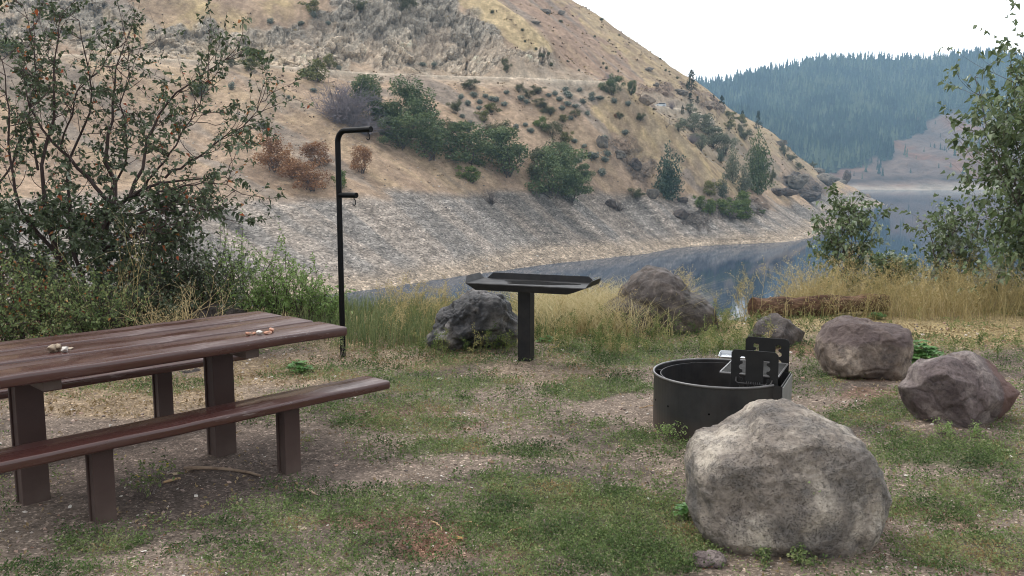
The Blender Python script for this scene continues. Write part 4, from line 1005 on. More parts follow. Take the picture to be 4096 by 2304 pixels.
# foil tray resting on the back of the ring
b = NB('silver_foil', .25, .6); b.b.inputs['Metallic'].default_value = .8; b.col((.50, .52, .55)); b.bump(b.noise(40, 3), .3, .004); FOIL = b.m
p = G(733, 357.5, .38); t = empty('foil_tray', (p.x, p.y, .388), math.radians(-20), 'silver foil tray lying on the back rim of the fire ring', 'tray')
def rrect(w, d, r, z, n=6):
    L = []
    for cx_, cy_, a0 in ((w/2-r, d/2-r, 0), (-w/2+r, d/2-r, 90), (-w/2+r, -d/2+r, 180), (w/2-r, -d/2+r, 270)):
        for k in range(n): a = math.radians(a0+90*k/(n-1)); L.append((cx_+r*math.cos(a), cy_+r*math.sin(a), z))
    return L
g = Geo(); A = rrect(.22, .15, .03, 0); B = rrect(.25, .18, .035, .025); D_ = rrect(.262, .192, .038, .024); n_ = len(A); k = np.arange(n_); k2 = (k+1) % n_
g.add(A, [list(range(n_))]); g.add(A+B+D_, np.concatenate([np.stack([k, k2, k2+n_, k+n_], 1), np.stack([k+n_, k2+n_, k2+2*n_, k+2*n_], 1)])); g.build('pan', FOIL, t); t.scale = (.8, .8, .8)
t.rotation_euler.x = math.radians(8)

# ------------------------------------------------------------------ log
lp0, lp1 = AT(753, 308, 10.75), AT(886, 306, 11.3)
b = NB('weathered_log', .9, .2); v = b.obj((.5, 7, 7)); n1 = b.noise(3, 7, v, .75)
c = b.ramp(n1, [(.34, (.03, .02, .018)), (.50, (.13, .075, .05)), (.62, (.27, .165, .11)), (.78, (.46, .34, .24))]); b.col(c); b.bump(n1, 1, .04)
g = Geo(); n_ = 40; pts = [lp0.lerp(lp1, k/(n_-1)) for k in range(n_)]
z_ = [.13+.0*p.x for p in pts]
tube(g, [(p.x-lp0.x, p.y-lp0.y, z) for p, z in zip(pts, z_)], [.135-.02*k/n_ for k in range(n_)], 20)
V = np.concatenate(g.V); V = V+np.stack([V[:, 0]*0, fbm(V*4, 4, 7)*.02, fbm(V*5+9, 4, 8)*.025], 1); g.V = [V]; g.R = [np.concatenate(g.R)]
t = g.build('log', b.m); t.location = (lp0.x, lp0.y, 0); tag(t, 'split reddish fallen log lying in the golden weeds', 'log')

# ------------------------------------------------------------------ sticks, straws, leaves and loose bits on the ground
b = NB('dry_stick', .85, .2); b.col(b.ramp(b.noise(12, 5), [(.3, (.16, .11, .08)), (.6, (.36, .27, .2))])); STK = b.m
b = NB('pale_straw', .8, .2); b.col((.5, .34, .2)); STR = b.m
def stick(p0, p1, r, m_, lab, seed, cat='stick', bend=.02):
    k = np.random.default_rng(seed); A, B = G(*p0, .008), G(*p1, .008); g = Geo(); pts = []
    for q in range(7):
        f = q/6; p = A.lerp(B, f)-A; pts.append((p.x+k.normal()*bend*.3, p.y+math.sin(f*3.14)*bend, r*.8+abs(k.normal())*r*.5))
    tube(g, pts, [r*(1-.5*abs(q/6-.3)) for q in range(7)], 6); o = g.build(cat, m_, smooth=True); o.location = (A.x, A.y, float(gheight([A.x], [A.y])[0])+.002); tag(o, lab, cat)
stick((183, 467), (262, 474), .011, STK, 'long split grey stick on the dirt under the bench', 1, bend=.05)
stick((186, 469), (232, 467), .007, STK, 'shorter stick lying against the long one under the bench', 2)
stick((294, 490), (316, 494), .009, STK, 'dark bark stick on the dirt in front of the bench', 3)
stick((640, 407.5), (664, 404), .004, STR, 'pale straw on the ground left of the fire ring', 4, 'straw')
stick((432, 521), (443, 531), .005, STR, 'leftmost orange straw in the reddish pebble patch', 5, 'straw')
stick((464, 521), (479, 525), .0045, STR, 'short orange straw in the middle of the reddish pebble patch', 6, 'straw')
stick((505, 532), (522, 525), .005, STR, 'orange straw at the right of the reddish pebble patch', 7, 'straw')
stick((444, 417), (462, 419), .004, STR, 'thin pale straw on dirt in front of the utility table', 8, 'straw')
stick((820, 380), (843, 376), .006, STK, 'thin twig on the dirt by the blocky brown boulder', 9)
stick((165, 482), (181, 478), .008, STR, 'curled pale husk on the dirt under the bench', 10, 'husk')
def ground_leaf(px, py, s, colr, lab, seed):
    k = np.random.default_rng(seed); p = G(px, py); b = NB('fallen_leaf', .7, .3); b.col(b.mix(b.noise(60, 4), colr, tuple(c*.55 for c in colr)))
    a = np.linspace(0, 2*np.pi, 14, endpoint=False); r = s*(1+.22*np.cos(a*5+seed)); V = np.stack([np.cos(a)*r*1.3, np.sin(a)*r*.75, .3*s*np.abs(np.sin(a))*k.uniform(.4, 1)+.004], 1)
    g = Geo(); n_ = len(V); g.add(np.concatenate([V, [[0, 0, .01]]]), [[i_, (i_+1) % n_, n_] for i_ in range(n_)]); o = g.build('leaf', b.m, smooth=True)
    o.location = (p.x, p.y, float(gheight([p.x], [p.y])[0])+.004); o.rotation_euler.z = k.random()*6; tag(o, lab, 'leaf')
ground_leaf(459, 539, .020, (.50, .26, .09), 'orange-brown fallen leaf on the reddish pebble patch', 1)
ground_leaf(439, 379, .035, (.72, .72, .62), 'pale cream leaf on green weeds left of the utility table', 2)
ground_leaf(893, 453, .028, (.10, .07, .05), 'dark curled leaf on the ground below the purple boulder', 3)
ground_leaf(1006, 456, .024, (.62, .58, .38), 'yellowish dead leaf on weeds at the right edge', 4)
ground_leaf(492, 462, .020, (.22, .13, .07), 'curled brown leaf in the middle of the clearing', 5)
ground_leaf(175, 474, .022, (.55, .42, .28), 'pale dead leaf on the dirt beneath the bench', 6)
# ------------------------------------------------------------------ stones on the far bank and tufts on the slopes
rng = np.random.default_rng(77)
b = NB('bank_stones', .9, .15); b.col(b.ramp(b.attr('rnd'), [(0, (.13, .12, .115)), (.35, (.27, .25, .23)), (.7, (.42, .37, .32)), (.9, (.60, .55, .48)), (1, (.72, .68, .62))])); TSM = b.m
def hill_pts(n, cond, pxr=(-40, 880), pyr=(20, 330)):
    """random spots on the visible hillside"""
    s = rng.uniform((pxr[0]-512)/F, (pxr[1]-512)/F, n); Y = 100*np.exp(rng.random(n)*math.log(640/100)); X = s*Y
    Z = gz(X, Y); px, py = proj(X, Y, Z); k = cond(px, py, Z) & (Z > WZ+.1) & (py > -5) & (py < 330); return X[k], Y[k], Z[k]
X, Y, Z = hill_pts(42000, lambda px, py, z: z < -1.8)
k = rng.random(len(X)) < (.25+.75*sstep(-.2, .5, fbm(np.stack([X/10, Y/30, X*0], 1), 3, 66)))*np.clip(Y/230, .2, 1); X, Y, Z = X[k], Y[k], Z[k]
sz = (.08+.26*rng.random(len(X))**3.5)*(Y/190)**.5
scatter_stones('bank_stones', X, Y, Z+sz*.1, sz, TSM, 'angular grey and white stones covering the bare drawdown bank', 'stones', .55, 31)
X, Y, Z = hill_pts(30000, lambda px, py, z: (z > -1) & (px < 640) & (py > 70))
sz = .06+.28*rng.random(len(X))**5
scatter_stones('slope_stones', X, Y, Z+sz*.1, sz, TSM, 'loose pale stones lying on the tan slope below the road', 'stones', .55, 32)
b = leaf_mat('dry_tufts', [(0, (.09, .055, .04)), (.4, (.19, .13, .07)), (.7, (.30, .22, .10)), (1, (.42, .32, .15))], 0, .9, .1)
X, Y, Z = hill_pts(15000, lambda px, py, z: (z > -1) & (py < 185)); n_ = len(X); kp = rng.random(n_) < np.where(proj(X, Y, Z)[0] > 480, .6, .25); X, Y, Z = X[kp], Y[kp], Z[kp]
g = Geo(); per = 5; c_ = np.repeat(np.stack([X, Y, Z], 1), per, 0)+rng.normal(size=(len(X)*per, 3))*np.array([.3, .3, .05])
D = rng.normal(size=c_.shape); D[:, 2] = np.abs(D[:, 2])+.8
leaves(g, c_, D, np.repeat(.25+.5*rng.random(len(X))**2, per)*(np.repeat(Y, per)/300), rng, .7, 0, np.repeat(np.clip(rng.normal(.45, .25, len(X)), 0, 1), per))
tag(g.build('dry_tufts', b), 'small dry brush tufts dotting the hillside', 'grass tufts', kind='stuff')

# ------------------------------------------------------------------ shrubs on the hillside
def puff(rng, n, lobes, leaf, tone=.5, flat=.85, hollow=.55):
    """foliage filling a few lobes in a unit-wide, unit-high volume with base at 0"""
    g = Geo(); Cs = []; T = []
    for (cx, cy, cz, r, rz) in lobes:
        m = int(n*r*r*3/sum(l[3]**2 for l in lobes)/3)
        d = rng.normal(size=(m, 3)); d /= np.linalg.norm(d, axis=1)[:, None]
        rad = (hollow+(1-hollow)*rng.random(m)**.6)*(1+.28*fbm(d*2.2+cx*9, 2, int(cz*50)))
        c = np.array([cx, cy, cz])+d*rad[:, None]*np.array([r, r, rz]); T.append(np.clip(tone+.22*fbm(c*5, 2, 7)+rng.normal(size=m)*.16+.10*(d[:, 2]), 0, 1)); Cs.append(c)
    Cc = np.concatenate(Cs); T = np.concatenate(T); k = Cc[:, 2] > 0; Cc, T = Cc[k], T[k]
    D = rng.normal(size=Cc.shape); D[:, 2] += .5
    leaves(g, Cc, D, leaf*(.6+.8*rng.random(len(Cc))), rng, .75, .1, T); return g
def stems(rng, n, h=.7, r=.012, spread=.35, wob=.12, sub=0, tone=.5):
    g = Geo(); segs = []
    for k in range(n):
        a = rng.random()*6.28; p = np.array([rng.normal()*.03, rng.normal()*.03, -.03]); d = np.array([math.cos(a)*spread*rng.random()*1.6, math.sin(a)*spread*rng.random()*1.6, 1.])
        L = h*(.6+.5*rng.random())
        for s in range(5):
            d2 = d+rng.normal(size=3)*wob*2; d2 /= np.linalg.norm(d2); q = p+d2*L/5; segs.append((p, q, r*(1-s/6), r*(1-(s+1)/6), tone+rng.normal()*.1))
            for _ in range(sub):
                e = d2+rng.normal(size=3)*.7; e /= np.linalg.norm(e); q2 = q+e*L*.22; segs.append((q, q2, r*.5, r*.25, tone+rng.normal()*.1))
                e2 = e+rng.normal(size=3)*.6; e2 /= np.linalg.norm(e2); segs.append((q2, q2+e2*L*.15, r*.3, r*.1, tone))
            p = q; d = d2
    tubes_fast(g, segs, 3); return g
b = NB('branch_bark', .9, .1); b.col(b.ramp(b.attr('rnd'), [(0, (.05, .04, .035)), (1, (.18, .15, .14))])); BRK = b.m
b = NB('grey_twigs', .9, .1); b.col(b.ramp(b.attr('rnd'), [(0, (.15, .13, .14)), (1, (.36, .33, .36))])); GTW = b.m
MD = leaf_mat('dark_green_shrub', [(0, (.055, .08, .035)), (.5, (.125, .175, .075)), (1, (.26, .31, .14))], .15)
MO = leaf_mat('olive_shrub', [(0, (.05, .055, .025)), (.5, (.12, .13, .06)), (1, (.24, .23, .11))], .15)
MY = leaf_mat('yellow_green_shrub', [(0, (.07, .08, .025)), (.5, (.18, .19, .06)), (1, (.34, .30, .11))], .15)
MS = leaf_mat('sagebrush_leaves', [(0, (.10, .115, .10)), (.5, (.24, .27, .23)), (1, (.42, .45, .38))], .1, .8, .1)
MR = leaf_mat('rust_shrub', [(0, (.13, .06, .028)), (.5, (.30, .15, .065)), (1, (.48, .27, .12))], .15)
MG = leaf_mat('bright_green_shrub', [(0, (.06, .09, .02)), (.5, (.14, .20, .05)), (1, (.28, .34, .10))], .2)
MW = leaf_mat('greyish_willow', [(0, (.09, .11, .075)), (.5, (.18, .20, .135)), (1, (.30, .32, .22))], .15)
MB = leaf_mat('blue_green_cottonwood', [(0, (.03, .055, .04)), (.5, (.07, .115, .08)), (.85, (.16, .21, .155)), (1, (.30, .36, .28))], .15)
MP = leaf_mat('pine_needles', [(0, (.015, .028, .018)), (.5, (.04, .065, .04)), (1, (.10, .13, .075))], .05, .8)
def lobes(rng, n, top=.75, w=.36):
    L = [(0, 0, .38, .28, .36)]
    for k in range(n): L.append((rng.uniform(-.38, .38), rng.uniform(-.38, .38), rng.uniform(.18, top+.05), rng.uniform(.08, .22), rng.uniform(.08, .2)))
    return L
def protos(name, m, N, n, leaf, tone=.5, nl=7, stem=True, hollow=.5, stemmat=None):
    P = []
    for k in range(N):
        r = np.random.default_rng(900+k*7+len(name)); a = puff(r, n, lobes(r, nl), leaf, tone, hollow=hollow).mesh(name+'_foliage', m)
        s = stems(r, 9, .62, .014).mesh('stems', stemmat or BRK) if stem else None; P.append((a, s))
    return P
PR = {'dark': protos('dark_shrub', MD, 5, 5200, .036, .5, 13, hollow=.35), 'olive': protos('olive_shrub', MO, 4, 2600, .042, .5, 11, hollow=.3), 'yellow': protos('yellow_shrub', MY, 3, 1500, .06), 'rust': protos('rust_shrub', MR, 4, 3000, .038, .5, 13, hollow=.3),
      'bright': protos('bright_shrub', MG, 3, 1500, .06), 'willow': protos('willow_shrub', MW, 4, 2200, .045, .5, 12, hollow=.2)}
def sage_mesh(k):
    r = np.random.default_rng(k); g = puff(r, 420, [(r.uniform(-.15, .15), r.uniform(-.15, .15), r.uniform(.3, .42), .30, .32) for _ in range(5)], .12, .55, hollow=.3)
    s = stems(r, 6, .35, .02, .6, tone=.3); o = s.n; g2 = Geo(); g2.V = g.V+s.V; g2.R = g.R+[x*0 for x in s.R]; g2.n = g.n+s.n; g2.F = {4: g.F[4]+[f+g.n for f in s.F[4]]}
    return g2.mesh('sagebrush', MS)
SG = [sage_mesh(k) for k in range(5)]
SGD = []
for m in SG[:3]:
    m2 = m.copy(); m2.materials.clear(); m2.materials.append(MO); SGD.append(m2)
_cnt = [0]
def place(px, pb, wpx, hpx, skip=0, up=0):
    p = hit(px, pb, skip=skip); sc = p.y/F; return p, wpx*sc, hpx*sc
def shrub(kind, px, pb, w, h, lab, cat='shrub', group=None, skip=0, depth=.8, name=None):
    p, W_, H_ = place(px, pb, w, h, skip); _cnt[0] += 1; k = _cnt[0]
    t = empty(name or 'shrub', (p.x, p.y, p.z-.06*H_), (k*2.39) % 6.28, lab, cat, group); P = PR[kind][k % len(PR[kind])]
    _k = 1.68 if kind == 'dark' else 1.5; t.scale = (W_*_k, W_*_k, H_*1.42)
    o = bpy.data.objects.new('foliage', P[0]); COL.objects.link(o); o.parent = t
    if P[1]: o = bpy.data.objects.new('stem', P[1]); COL.objects.link(o); o.parent = t
    return t
def tiny(meshes, name, px, pb, w, h, lab, cat, group=None):
    p, W_, H_ = place(px, pb, w, h); _cnt[0] += 1; k = _cnt[0]
    o = bpy.data.objects.new(name, meshes[k % len(meshes)]); COL.objects.link(o); o.location = (p.x, p.y, p.z-.08*H_); o.rotation_euler.z = k*1.7 % 6.28; o.scale = (W_*1.15, W_*1.15, H_*1.25)
    return tag(o, lab, cat, group)
r2 = lambda x, y: (225+x/9.66, y/9.66)
r3 = lambda x, y: (450+x/9.66, y/9.66)
q2 = lambda x, y: (300+x/5.27, 50+y/5.27)
q4 = lambda x, y: (600+x/8.916, 62.5+y/8.916)
def SH(conv, sc_, kind, x, y, w, h, lab, **k): px, py = conv(x, y); return shrub(kind, px, py, w/sc_, h/sc_, lab, **k)
GB = 'green shrubs in the gully band on the slope'
for x, y, w, h, kd, lab in [(370, 378, 150, 190, 'dark', 'tall dark green shrub beside the bare grey bush at the top of the band'), (470, 395, 110, 110, 'dark', 'small rounded green shrub between the two tallest shrubs of the band'),
                        (600, 410, 190, 200, 'dark', 'wide grey-green rounded shrub standing highest on the right of the band'), (530, 525, 150, 140, 'dark', 'green shrub low on the left, above scree and behind the pole hook'),
                        (690, 575, 220, 200, 'dark', 'broad dark green shrub in the middle left of the band'), (790, 480, 90, 95, 'olive', 'small light green shrub rising between the broad shrubs'),
                        (905, 605, 220, 170, 'dark', 'brightest dense green shrub at the centre of the band'), (1030, 470, 110, 80, 'olive', 'olive shrub on the upper edge above the dense green one'),
                        (1090, 660, 200, 210, 'dark', 'green shrub with a pale yellow tangle on its crown'), (1290, 640, 160, 130, 'olive', 'grey-green thin shrub at the upper left of the lower clump'),
                        (1400, 625, 110, 110, 'dark', 'dark green rounded shrub at the top of the lower clump'), (1330, 775, 200, 220, 'dark', 'largest shrub of the lower clump reaching the stony bank'),
                        (1430, 800, 130, 150, 'dark', 'shrub at the very bottom of the lower clump by the high-water line'), (1485, 705, 95, 85, 'dark', 'compact dark shrub sticking out on the right of the lower clump'),
                        (1240, 700, 70, 110, 'olive', 'narrow olive shrub on the left flank of the lower clump'),
                        (905, 700, 110, 70, 'bright', 'low yellow-green shrub under the dense green one')]:
    SH(q2, 5.27, kd, x, y, w, h, lab, group=GB)
SH(q2, 5.27, 'rust', 85, 615, 150, 100, 'rust-orange dried shrub, upper right of the orange pair behind the pole')
SH(q2, 5.27, 'rust', 55, 745, 190, 140, 'largest rust-orange dried shrub just left of the pole')
SH(lambda x, y: (x/4.457, y/4.457), 4.457, 'rust', 1225, 770, 140, 135, 'rust-orange dried shrub farthest left of the orange group')
SH(lambda x, y: (x/4.457, y/4.457), 4.457, 'rust', 1310, 800, 80, 70, 'small rust-orange shrub between the larger orange ones')
SH(q2, 5.27, 'rust', 325, 648, 110, 115, 'brown and olive drying shrub just right of the pole')
SH(q2, 5.27, 'bright', 215, 735, 70, 80, 'small green shrub half hidden behind the lantern pole')
SH(q2, 5.27, 'yellow', 95, 168, 125, 110, 'yellow-green shrub growing just under the road edge')
SH(r2, 9.66, 'bright', 285, 625, 190, 130, 'bright green shrub on the road edge below the cliff')
SH(r2, 9.66, 'yellow', 240, 690, 150, 110, 'yellowish shrub just below the bright green roadside one')
SH(r2, 9.66, 'olive', 60, 650, 90, 80, 'dull green shrub on the road edge left of the bright one')
SH(r2, 9.66, 'olive', 1310, 125, 110, 100, 'dark green shrub perched on the slope above the cliffs')
SH(r2, 9.66, 'olive', 1750, 130, 120, 150, 'grey-green shrub high on the dark part of the cliff')
SH(r2, 9.66, 'yellow', 1010, 660, 100, 130, 'straw-yellow brush growing at the foot of the cliff')
SH(r2, 9.66, 'yellow', 850, 130, 150, 90, 'tan-yellow brush above the cliff centre')
SH(lambda x, y: (x/4.457, y/4.457), 4.457, 'dark', 888, 432, 70, 45, 'dark green mound on the tan slope seen right of the big bush')
SH(lambda x, y: (x/4.457, y/4.457), 4.457, 'bright', 40, 245, 130, 60, 'green shrub under the cliff at the left edge')
DK = [(200, 868, 140, 95), (665, 895, 75, 80), (845, 910, 110, 70), (765, 950, 75, 75), (870, 1040, 120, 80), (965, 1115, 130, 80), (50, 1100, 110, 120), (1210, 1145, 80, 65), (1840, 1185, 80, 70), (520, 640, 70, 60), (545, 710, 70, 90), (1640, 1170, 60, 60)]
LB = ['dark olive bush just under the road edge, first from the left', 'narrow dark bush in the road-side row of sagebrush', 'olive rounded bush among the upper sagebrush', 'dark bush heading a diagonal streak of brush',
      'brown-green bush in the middle of the diagonal brush streak', 'dark bush ending the diagonal brush streak', 'dark bush at the right end of the gully above the grey sagebrush', 'olive bush in open ground right of the brush streak', 'dark bush on the golden spur below the road bend',
      'dark shrub clinging in a cleft of the right cliff', 'brown shrub at the foot of the cleft in the right cliff', 'small dark bush near the edge of the golden spur']
for (x, y, w, h), l in zip(DK, LB): SH(r3, 9.66, 'olive', x, y, w, h, l)
for x, y, w, h, kd, l in [(1565, 925, 130, 150, 'dark', 'dark green bush on the road corner where the slope turns'), (1750, 920, 80, 110, 'dark', 'rounded juniper bush beside the road cut near the vehicle'),
                      (890, 1260, 110, 120, 'bright', 'green bush at the top of the middle green streak'), (985, 1335, 150, 130, 'olive', 'olive bush in the middle green streak'), (1110, 1385, 120, 90, 'yellow', 'yellow-green bush at the low end of the middle green streak'),
                      (400, 1090, 130, 90, 'yellow', 'pale yellow-green weeds among sagebrush above the band'), (330, 1190, 110, 90, 'yellow', 'yellow-green brush just above the central shrubs'), (1090, 1195, 90, 60, 'yellow', 'yellowish low brush in the open upper slope')]:
    SH(r3, 9.66, kd, x, y, w, h, l)
SAGE = [(100, 960), (230, 945), (340, 950), (400, 975), (540, 915), (290, 1010), (280, 1065), (120, 1145), (200, 1220), (330, 1125), (30, 1220), (690, 970), (740, 1010), (950, 940), (1015, 930), (1110, 885), (1130, 925), (1150, 955), (1060, 985), (1245, 890), (1290, 1000),
        (1370, 940), (1370, 975), (1450, 975), (1590, 1010), (1720, 1030), (1140, 1025), (1210, 1050), (1080, 1075), (1325, 1115), (520, 1025), (170, 1025), (440, 995), (730, 1230), (1290, 1435), (1500, 1350), (1690, 1310), (640, 1250), (780, 1290), (1170, 1165), (170, 1280), (1200, 1380)]
for k, (x, y) in enumerate(SAGE):
    px, py = r3(x, y); tiny(SG, 'sagebrush', px, py, rng.uniform(6.5, 9.5), rng.uniform(4.5, 6.5), 'silvery grey-green sagebrush mound on the slope below the road', 'sagebrush', 'sagebrush mounds scattered on the upper slope')
for (x, y, w, h) in [(725, 415, 40, 40), (830, 490, 50, 40), (1070, 220, 70, 40), (405, 140, 60, 50), (1480, 625, 35, 40), (1510, 670, 40, 50), (2080, 690, 40, 40), (2195, 765, 40, 40), (1245, 690, 40, 30), (1625, 700, 30, 40), (1660, 570, 30, 20), (1600, 510, 30, 20), (1400, 360, 40, 30), (1540, 395, 30, 25), (1135, 600, 40, 30), (890, 560, 90, 60), (950, 555, 50, 50), (980, 650, 60, 50), (1460, 200, 60, 40), (2030, 575, 40, 30), (2120, 630, 30, 25), (1630, 345, 50, 20), (700, 300, 50, 40)]:
    px, py = r3(x, y); tiny(SGD, 'brush', px, py, w/12.5, h/12.5, 'small dark olive brush clump on the dry slope above the road', 'brush', 'brush clumps above the road')
for (x, y, w, h) in [(860, 170, 80, 60), (740, 250, 70, 40), (440, 235, 80, 60), (855, 890, 80, 50), (375, 1240, 110, 70), (610, 955, 50, 40), (1910, 640, 80, 40), (1100, 680, 60, 50), (2020, 650, 60, 50), (60, 870, 80, 90), (1000, 250, 60, 40)]:
    px, py = r2(x, y); tiny(SG, 'sagebrush', px, py, w/9.66, h/9.66, 'small grey sagebrush on the bare tan slope near the cliffs', 'sagebrush', 'sagebrush near the cliffs')
for x, y, w, h in [(1580, 390-0, 60, 40), (1330, 395, 60, 40), (1440, 335, 70, 50), (1620, 340, 80, 60), (1600, 400, 80, 40), (1570, 540, 80, 70), (1480, 360, 110, 70)]:
    X_, Y_ = 450+x/10.3, 125+y/10.3; tiny(SG, 'sagebrush', X_, Y_, w/8, h/8, 'grey-green sagebrush on the lower right slope above the stony bank', 'sagebrush', 'sagebrush on the lower slope')

# bare grey bush, stump roots
def bare(name, px, pb, w, h, lab, cat='shrub', n=60, m=None, seed=1, sub=3, spread=.75):
    p, W_, H_ = place(px, pb, w, h); r = np.random.default_rng(seed); t = stems(r, n, .85, .010, spread, .12, sub).build(name, m or GTW); t.location = (p.x, p.y, p.z-.05*H_); t.scale = (W_, W_, H_*1.1); return tag(t, lab, cat)
bare('bare_bush', *q2(240, 385), 44, 40, 'large leafless grey bush left of the green shrub band', n=110, seed=2, sub=4, spread=.9)
bare('bare_bush', *q2(330, 440), 34, 20, 'low tangle of bare grey branches under the large leafless bush', n=70, seed=3, sub=3, spread=1.0)
bare('dead_roots', *q2(1010, 815), 17, 18, 'dark fan of dead roots on the stony bank', 'roots', 50, BRK, 4, 1, .8)
bare('dead_roots', *q2(1680, 850), 16, 14, 'dark dead brush heap at the high-water line under the green clump', 'brush', 50, BRK, 5, 1, .9)
bare('bare_bush', *r3(1550, 790), 8, 9, 'pale leafless bush above the road corner', n=40, seed=6)
bare('bare_bush', *q4(640, 420), 9, 8, 'pale bare brush by the roadside below the parked vehicle', n=40, seed=8)
bare('bare_bush', *q4(820, 720), 13, 10, 'lavender-grey leafless bush at the edge of the golden spur', n=60, seed=9)

# conifers and cottonwoods on the hillside
def pine_mesh(seed, n=900, w=.45, gaps=.5, tiers=9):
    r = np.random.default_rng(seed); g = Geo(); Cs = []; Ds = []
    for t in range(tiers):
        z = .12+.86*t/tiers; R = w*(1-t/tiers)**.75*r.uniform(.7, 1.1)
        for bq in range(6):
            if r.random() < gaps*.4: continue
            a = r.random()*6.28; m = int(n/tiers/6)+1; f = r.random(m)**.6; L = R*r.uniform(.6, 1.15)
            c = np.stack([np.cos(a)*f*L, np.sin(a)*f*L, z+f*L*.15+r.normal(size=m)*.015], 1)+r.normal(size=(m, 3))*.025; Cs.append(c); Ds.append(np.stack([np.cos(a)+r.normal(size=m)*.5, np.sin(a)+r.normal(size=m)*.5, .3+r.normal(size=m)*.3], 1))
    Cc, Dd = np.concatenate(Cs), np.concatenate(Ds); leaves(g, Cc, Dd, .07, r, .6, 0, np.clip(r.normal(.45, .2, len(Cc)), 0, 1)); return g.mesh('crown', MP)
def trunk_mesh(seed, h=.95, r0=.022, lean=.03):
    r = np.random.default_rng(seed); g = Geo(); n = 9; tube(g, [(r.normal()*lean*k/n, r.normal()*lean*k/n, -.05+h*k/(n-1)) for k in range(n)], [r0*(1-.85*k/(n-1)) for k in range(n)], 7, rnd=.4); return g.mesh('trunk', BRK)
PN = [(pine_mesh(k, 1100, .42, .5, 10), trunk_mesh(k)) for k in range(3)]
def tree2(P, name, px, pb, w, h, lab, cat='tree', wn=.85, skip=0, group=None, Y=None):
    if Y: p = AT(px, pb, Y); W_, H_ = w*Y/F, h*Y/F
    else: p, W_, H_ = place(px, pb, w, h, skip)
    t = empty(name, (p.x, p.y, p.z-.02*H_), (px*1.3) % 6.28, lab, cat, group); t.scale = (W_/wn*1.2, W_/wn*1.2, H_*1.12)
    for nm, m in zip(('crown', 'trunk'), P): o = bpy.data.objects.new(nm, m); COL.objects.link(o); o.parent = t
    return t
for x, y, w, h, l in [(812, 262, 110, 180, 'tallest dark pine standing on the skyline of the near hill'), (1085, 418, 66, 115, 'dark pine leaning over the skyline rock below the tallest one'), (1268, 508, 50, 72, 'small round dark pine on the skyline between two larger pines'),
                  (1408, 610, 68, 160, 'slender blue-green pine lowest on the skyline'), (803, 372, 75, 90, 'squat dark pine above the road right of the vehicle'), (868, 375, 52, 62, 'small dark pine beside the squat one right of the vehicle'), (1012, 320, 28, 28, 'tiny dark pine on the skyline'),
                  (735, 470, 40, 80, 'small grey pine under the road cut right of the vehicle')]:
    px, py = q4(x, y); tree2(PN[len(l) % 3], 'pine_tree', px, py, w/8.916, h/8.916, l)
# tall white-stemmed and cottonwood trees
def cotton_mesh(seed, spires, n=2600, leaf=.035, m=None):
    r = np.random.default_rng(seed); L = []
    for (x, top, w) in spires:
        z = .08
        while z < top-.05:
            f = (z/top); rad = w*(math.sin(min(f*1.25+.25, 1.45)*math.pi*.62))*(1-.55*f*f); L.append((x+r.normal()*.04, r.normal()*.06, z, max(rad, .05)*r.uniform(.8, 1.15), .085)); z += .075
    return puff(r, n, L, leaf, .5, hollow=.35).mesh('crown', m or MB)
CT = [cotton_mesh(1, [(-.12, 1.0, .24), (.2, .93, .22), (0, .6, .36)], 3600, .04), cotton_mesh(2, [(.05, 1.0, .36), (-.2, .8, .22), (.22, .6, .24)], 4200, .035, MD), cotton_mesh(3, [(0, 1, .34), (.12, .8, .3)], 1700, .045, MW), cotton_mesh(4, [(0, 1., .36)], 1500, .05, MB)]
TK = trunk_mesh(20, .9, .018, .02)
for x, y, w, h, c, l in [(608, 1225, 280, 480, 0, 'blue-green tree with two spires beside a grey outcrop'), (1400, 1170, 270, 540, 1, 'largest dark green cottonwood on the far bank'), (1275, 1185, 170, 260, 2, 'grey-green lower tree leaning on the largest cottonwood'),
                     (1180, 1080, 170, 330, 2, 'pale thin-leaved tree with a whitish trunk left of the largest cottonwood'), (1095, 1215, 110, 205, 3, 'small young cottonwood at the bottom of the golden spur'), (2030, 1085, 55, 105, 3, 'small light green tree alone near the rocky point'),
                     (1075, 890, 80, 110, 3, 'dark little tree at the head of the pale thicket')]:
    px, py = q4(x, y); tree2((CT[c], TK), 'cottonwood_tree', px, py, w/8.916, h/8.916, l, wn=.9)
